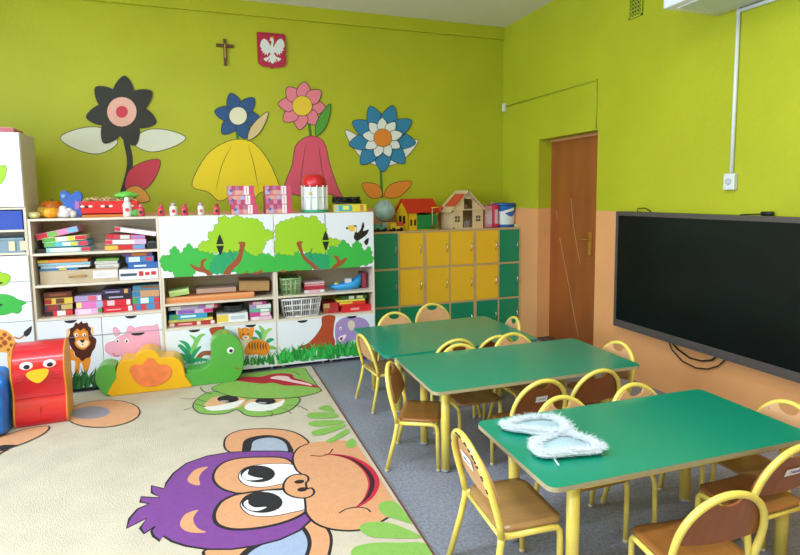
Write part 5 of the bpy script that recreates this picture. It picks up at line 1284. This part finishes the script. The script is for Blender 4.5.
# pink cases
def case(u0, u1, h, col, label, y=-.2, hnd='d8a0b8'):
    x0, x1 = lx(u0, y), lx(u1, y); e = empty('toy_case', ((x0+x1)/2, y, LZ), label=label, cat='case')
    b = MB(); b.box(-(x1-x0)/2, (x1-x0)/2, -.09, .09, 0, h, mat(col, .35), .014); b.build('shell', e)
    b = MB(); b.tube([(-.02, -.0, h-.004), (-.02, 0, h+.018), (.02, 0, h+.018), (.02, 0, h-.004)], .005, mat(hnd, .4), 6); b.build('handle', e)
    b = MB(); b.box(-(x1-x0)/2+.015, (x1-x0)/2-.015, -.0915, -.088, .04, h-.05, mat('cdb8c4', .4), .002); b.build('front_window', e)
case(481, 489, .235, 'd88aa4', 'dusty pink toy case next to the dollhouse', -.2); case(489.6, 495, .245, 'd01c50', 'magenta toy case between pink case and blue bucket', -.2)
# blue bucket
em = empty('bucket', (lx(504, -.2), -.2, LZ), label='blue and white tub with lid at right end of lockers', cat='bucket')
b = MB(); b.lathe([(.108, 0), (.110, .004), (.122, .235)], mat('2a68b8', .35), 28); b.build('tub_body', em)
b = MB(); b.lathe([(.126, .234), (.129, .24), (.129, .258), (.122, .262)], mat('1f50a4', .3), 28); b.build('lid', em)
b = MB(); vs = []; fs = []
for i in range(17):
    t_ = R_(190+i*9.4); z = .06+.03*math.sin(i*.5)
    r = .1185
    for zz, rr in ((.035, .1135), (z+.05, .1175), (z+.085, .119)): vs.append((rr*math.cos(t_), rr*math.sin(t_), zz if zz != .035 else .03))
for i in range(16):
    for j in (0, 1): fs.append([i*3+j, (i+1)*3+j, (i+1)*3+j+1, i*3+j+1])
b.add(vs, fs, mat('d8e4ea', .4), True); b.build('white_label', em)
b = MB(); vs = []; fs = []
for i in range(9):
    t_ = R_(235+i*8); 
    for zz in (.15+.004*i, .175+.005*i): vs.append((.1215*math.cos(t_), .1215*math.sin(t_), zz))
for i in range(8): fs.append([i*2, (i+1)*2, (i+1)*2+1, i*2+1])
b.add(vs, fs, mat('e4eef4', .4), True); b.build('label_stripe', em)
b = MB(); b.box(lx(515.5, -.3)-.02, lx(515.5, -.3)+.025, -.34, -.30, LZ, LZ+.03, mat('c8cf9a', .5), .004); b.build('small_block', label='small pale green block in front of the blue tub', cat='toy block')

# ------------------------------------------------------------------ light
w = bpy.data.worlds.new('daylight'); scn.world = w; w.use_nodes = True
bg = w.node_tree.nodes['Background']; bg.inputs[0].default_value = (.80, .90, 1.0, 1); bg.inputs[1].default_value = 1.0
def area(name, loc, rot, sx, sy, en, col=(1, 1, 1)):
    l = bpy.data.lights.new(name, 'AREA'); l.shape = 'RECTANGLE'; l.size = sx; l.size_y = sy; l.energy = en; l.color = col
    o = bpy.data.objects.new(name, l); COL.objects.link(o); o.location = loc; o.rotation_euler = rot; return o
for i, (a_, c_) in enumerate(wins):
    area('window_daylight', (XL-.32, (a_+c_)/2, 1.95), (0, -PI/2, 0), 2.1, c_-a_, [105, 150, 185][i], (.74, .86, 1.0))
# unseen ceiling lamps, added as fill light for the room
for i, (lx_, ly_) in enumerate(((-4.6, -6.9), (-2.6, -6.9), (-4.6, -4.1), (-2.6, -4.1))):
    e = empty('fill_lamp', (lx_, ly_, H), label='long white ceiling lamp added overhead as unseen fill light', cat='lamp', group='added fill lamps overhead')
    b = MB(); b.box(-.65, .65, -.10, .10, -.05, -.001, m_white, .004); b.build('housing', e)
    area('added_fill_light', (lx_, ly_, H-.06), (0, 0, 0), 1.2,   .18, 62, (.86, .92, 1.0))
scn.view_settings.view_transform = 'Standard'; scn.view_settings.look = 'None'; scn.view_settings.gamma = 1
scn.view_settings.exposure = -0.33
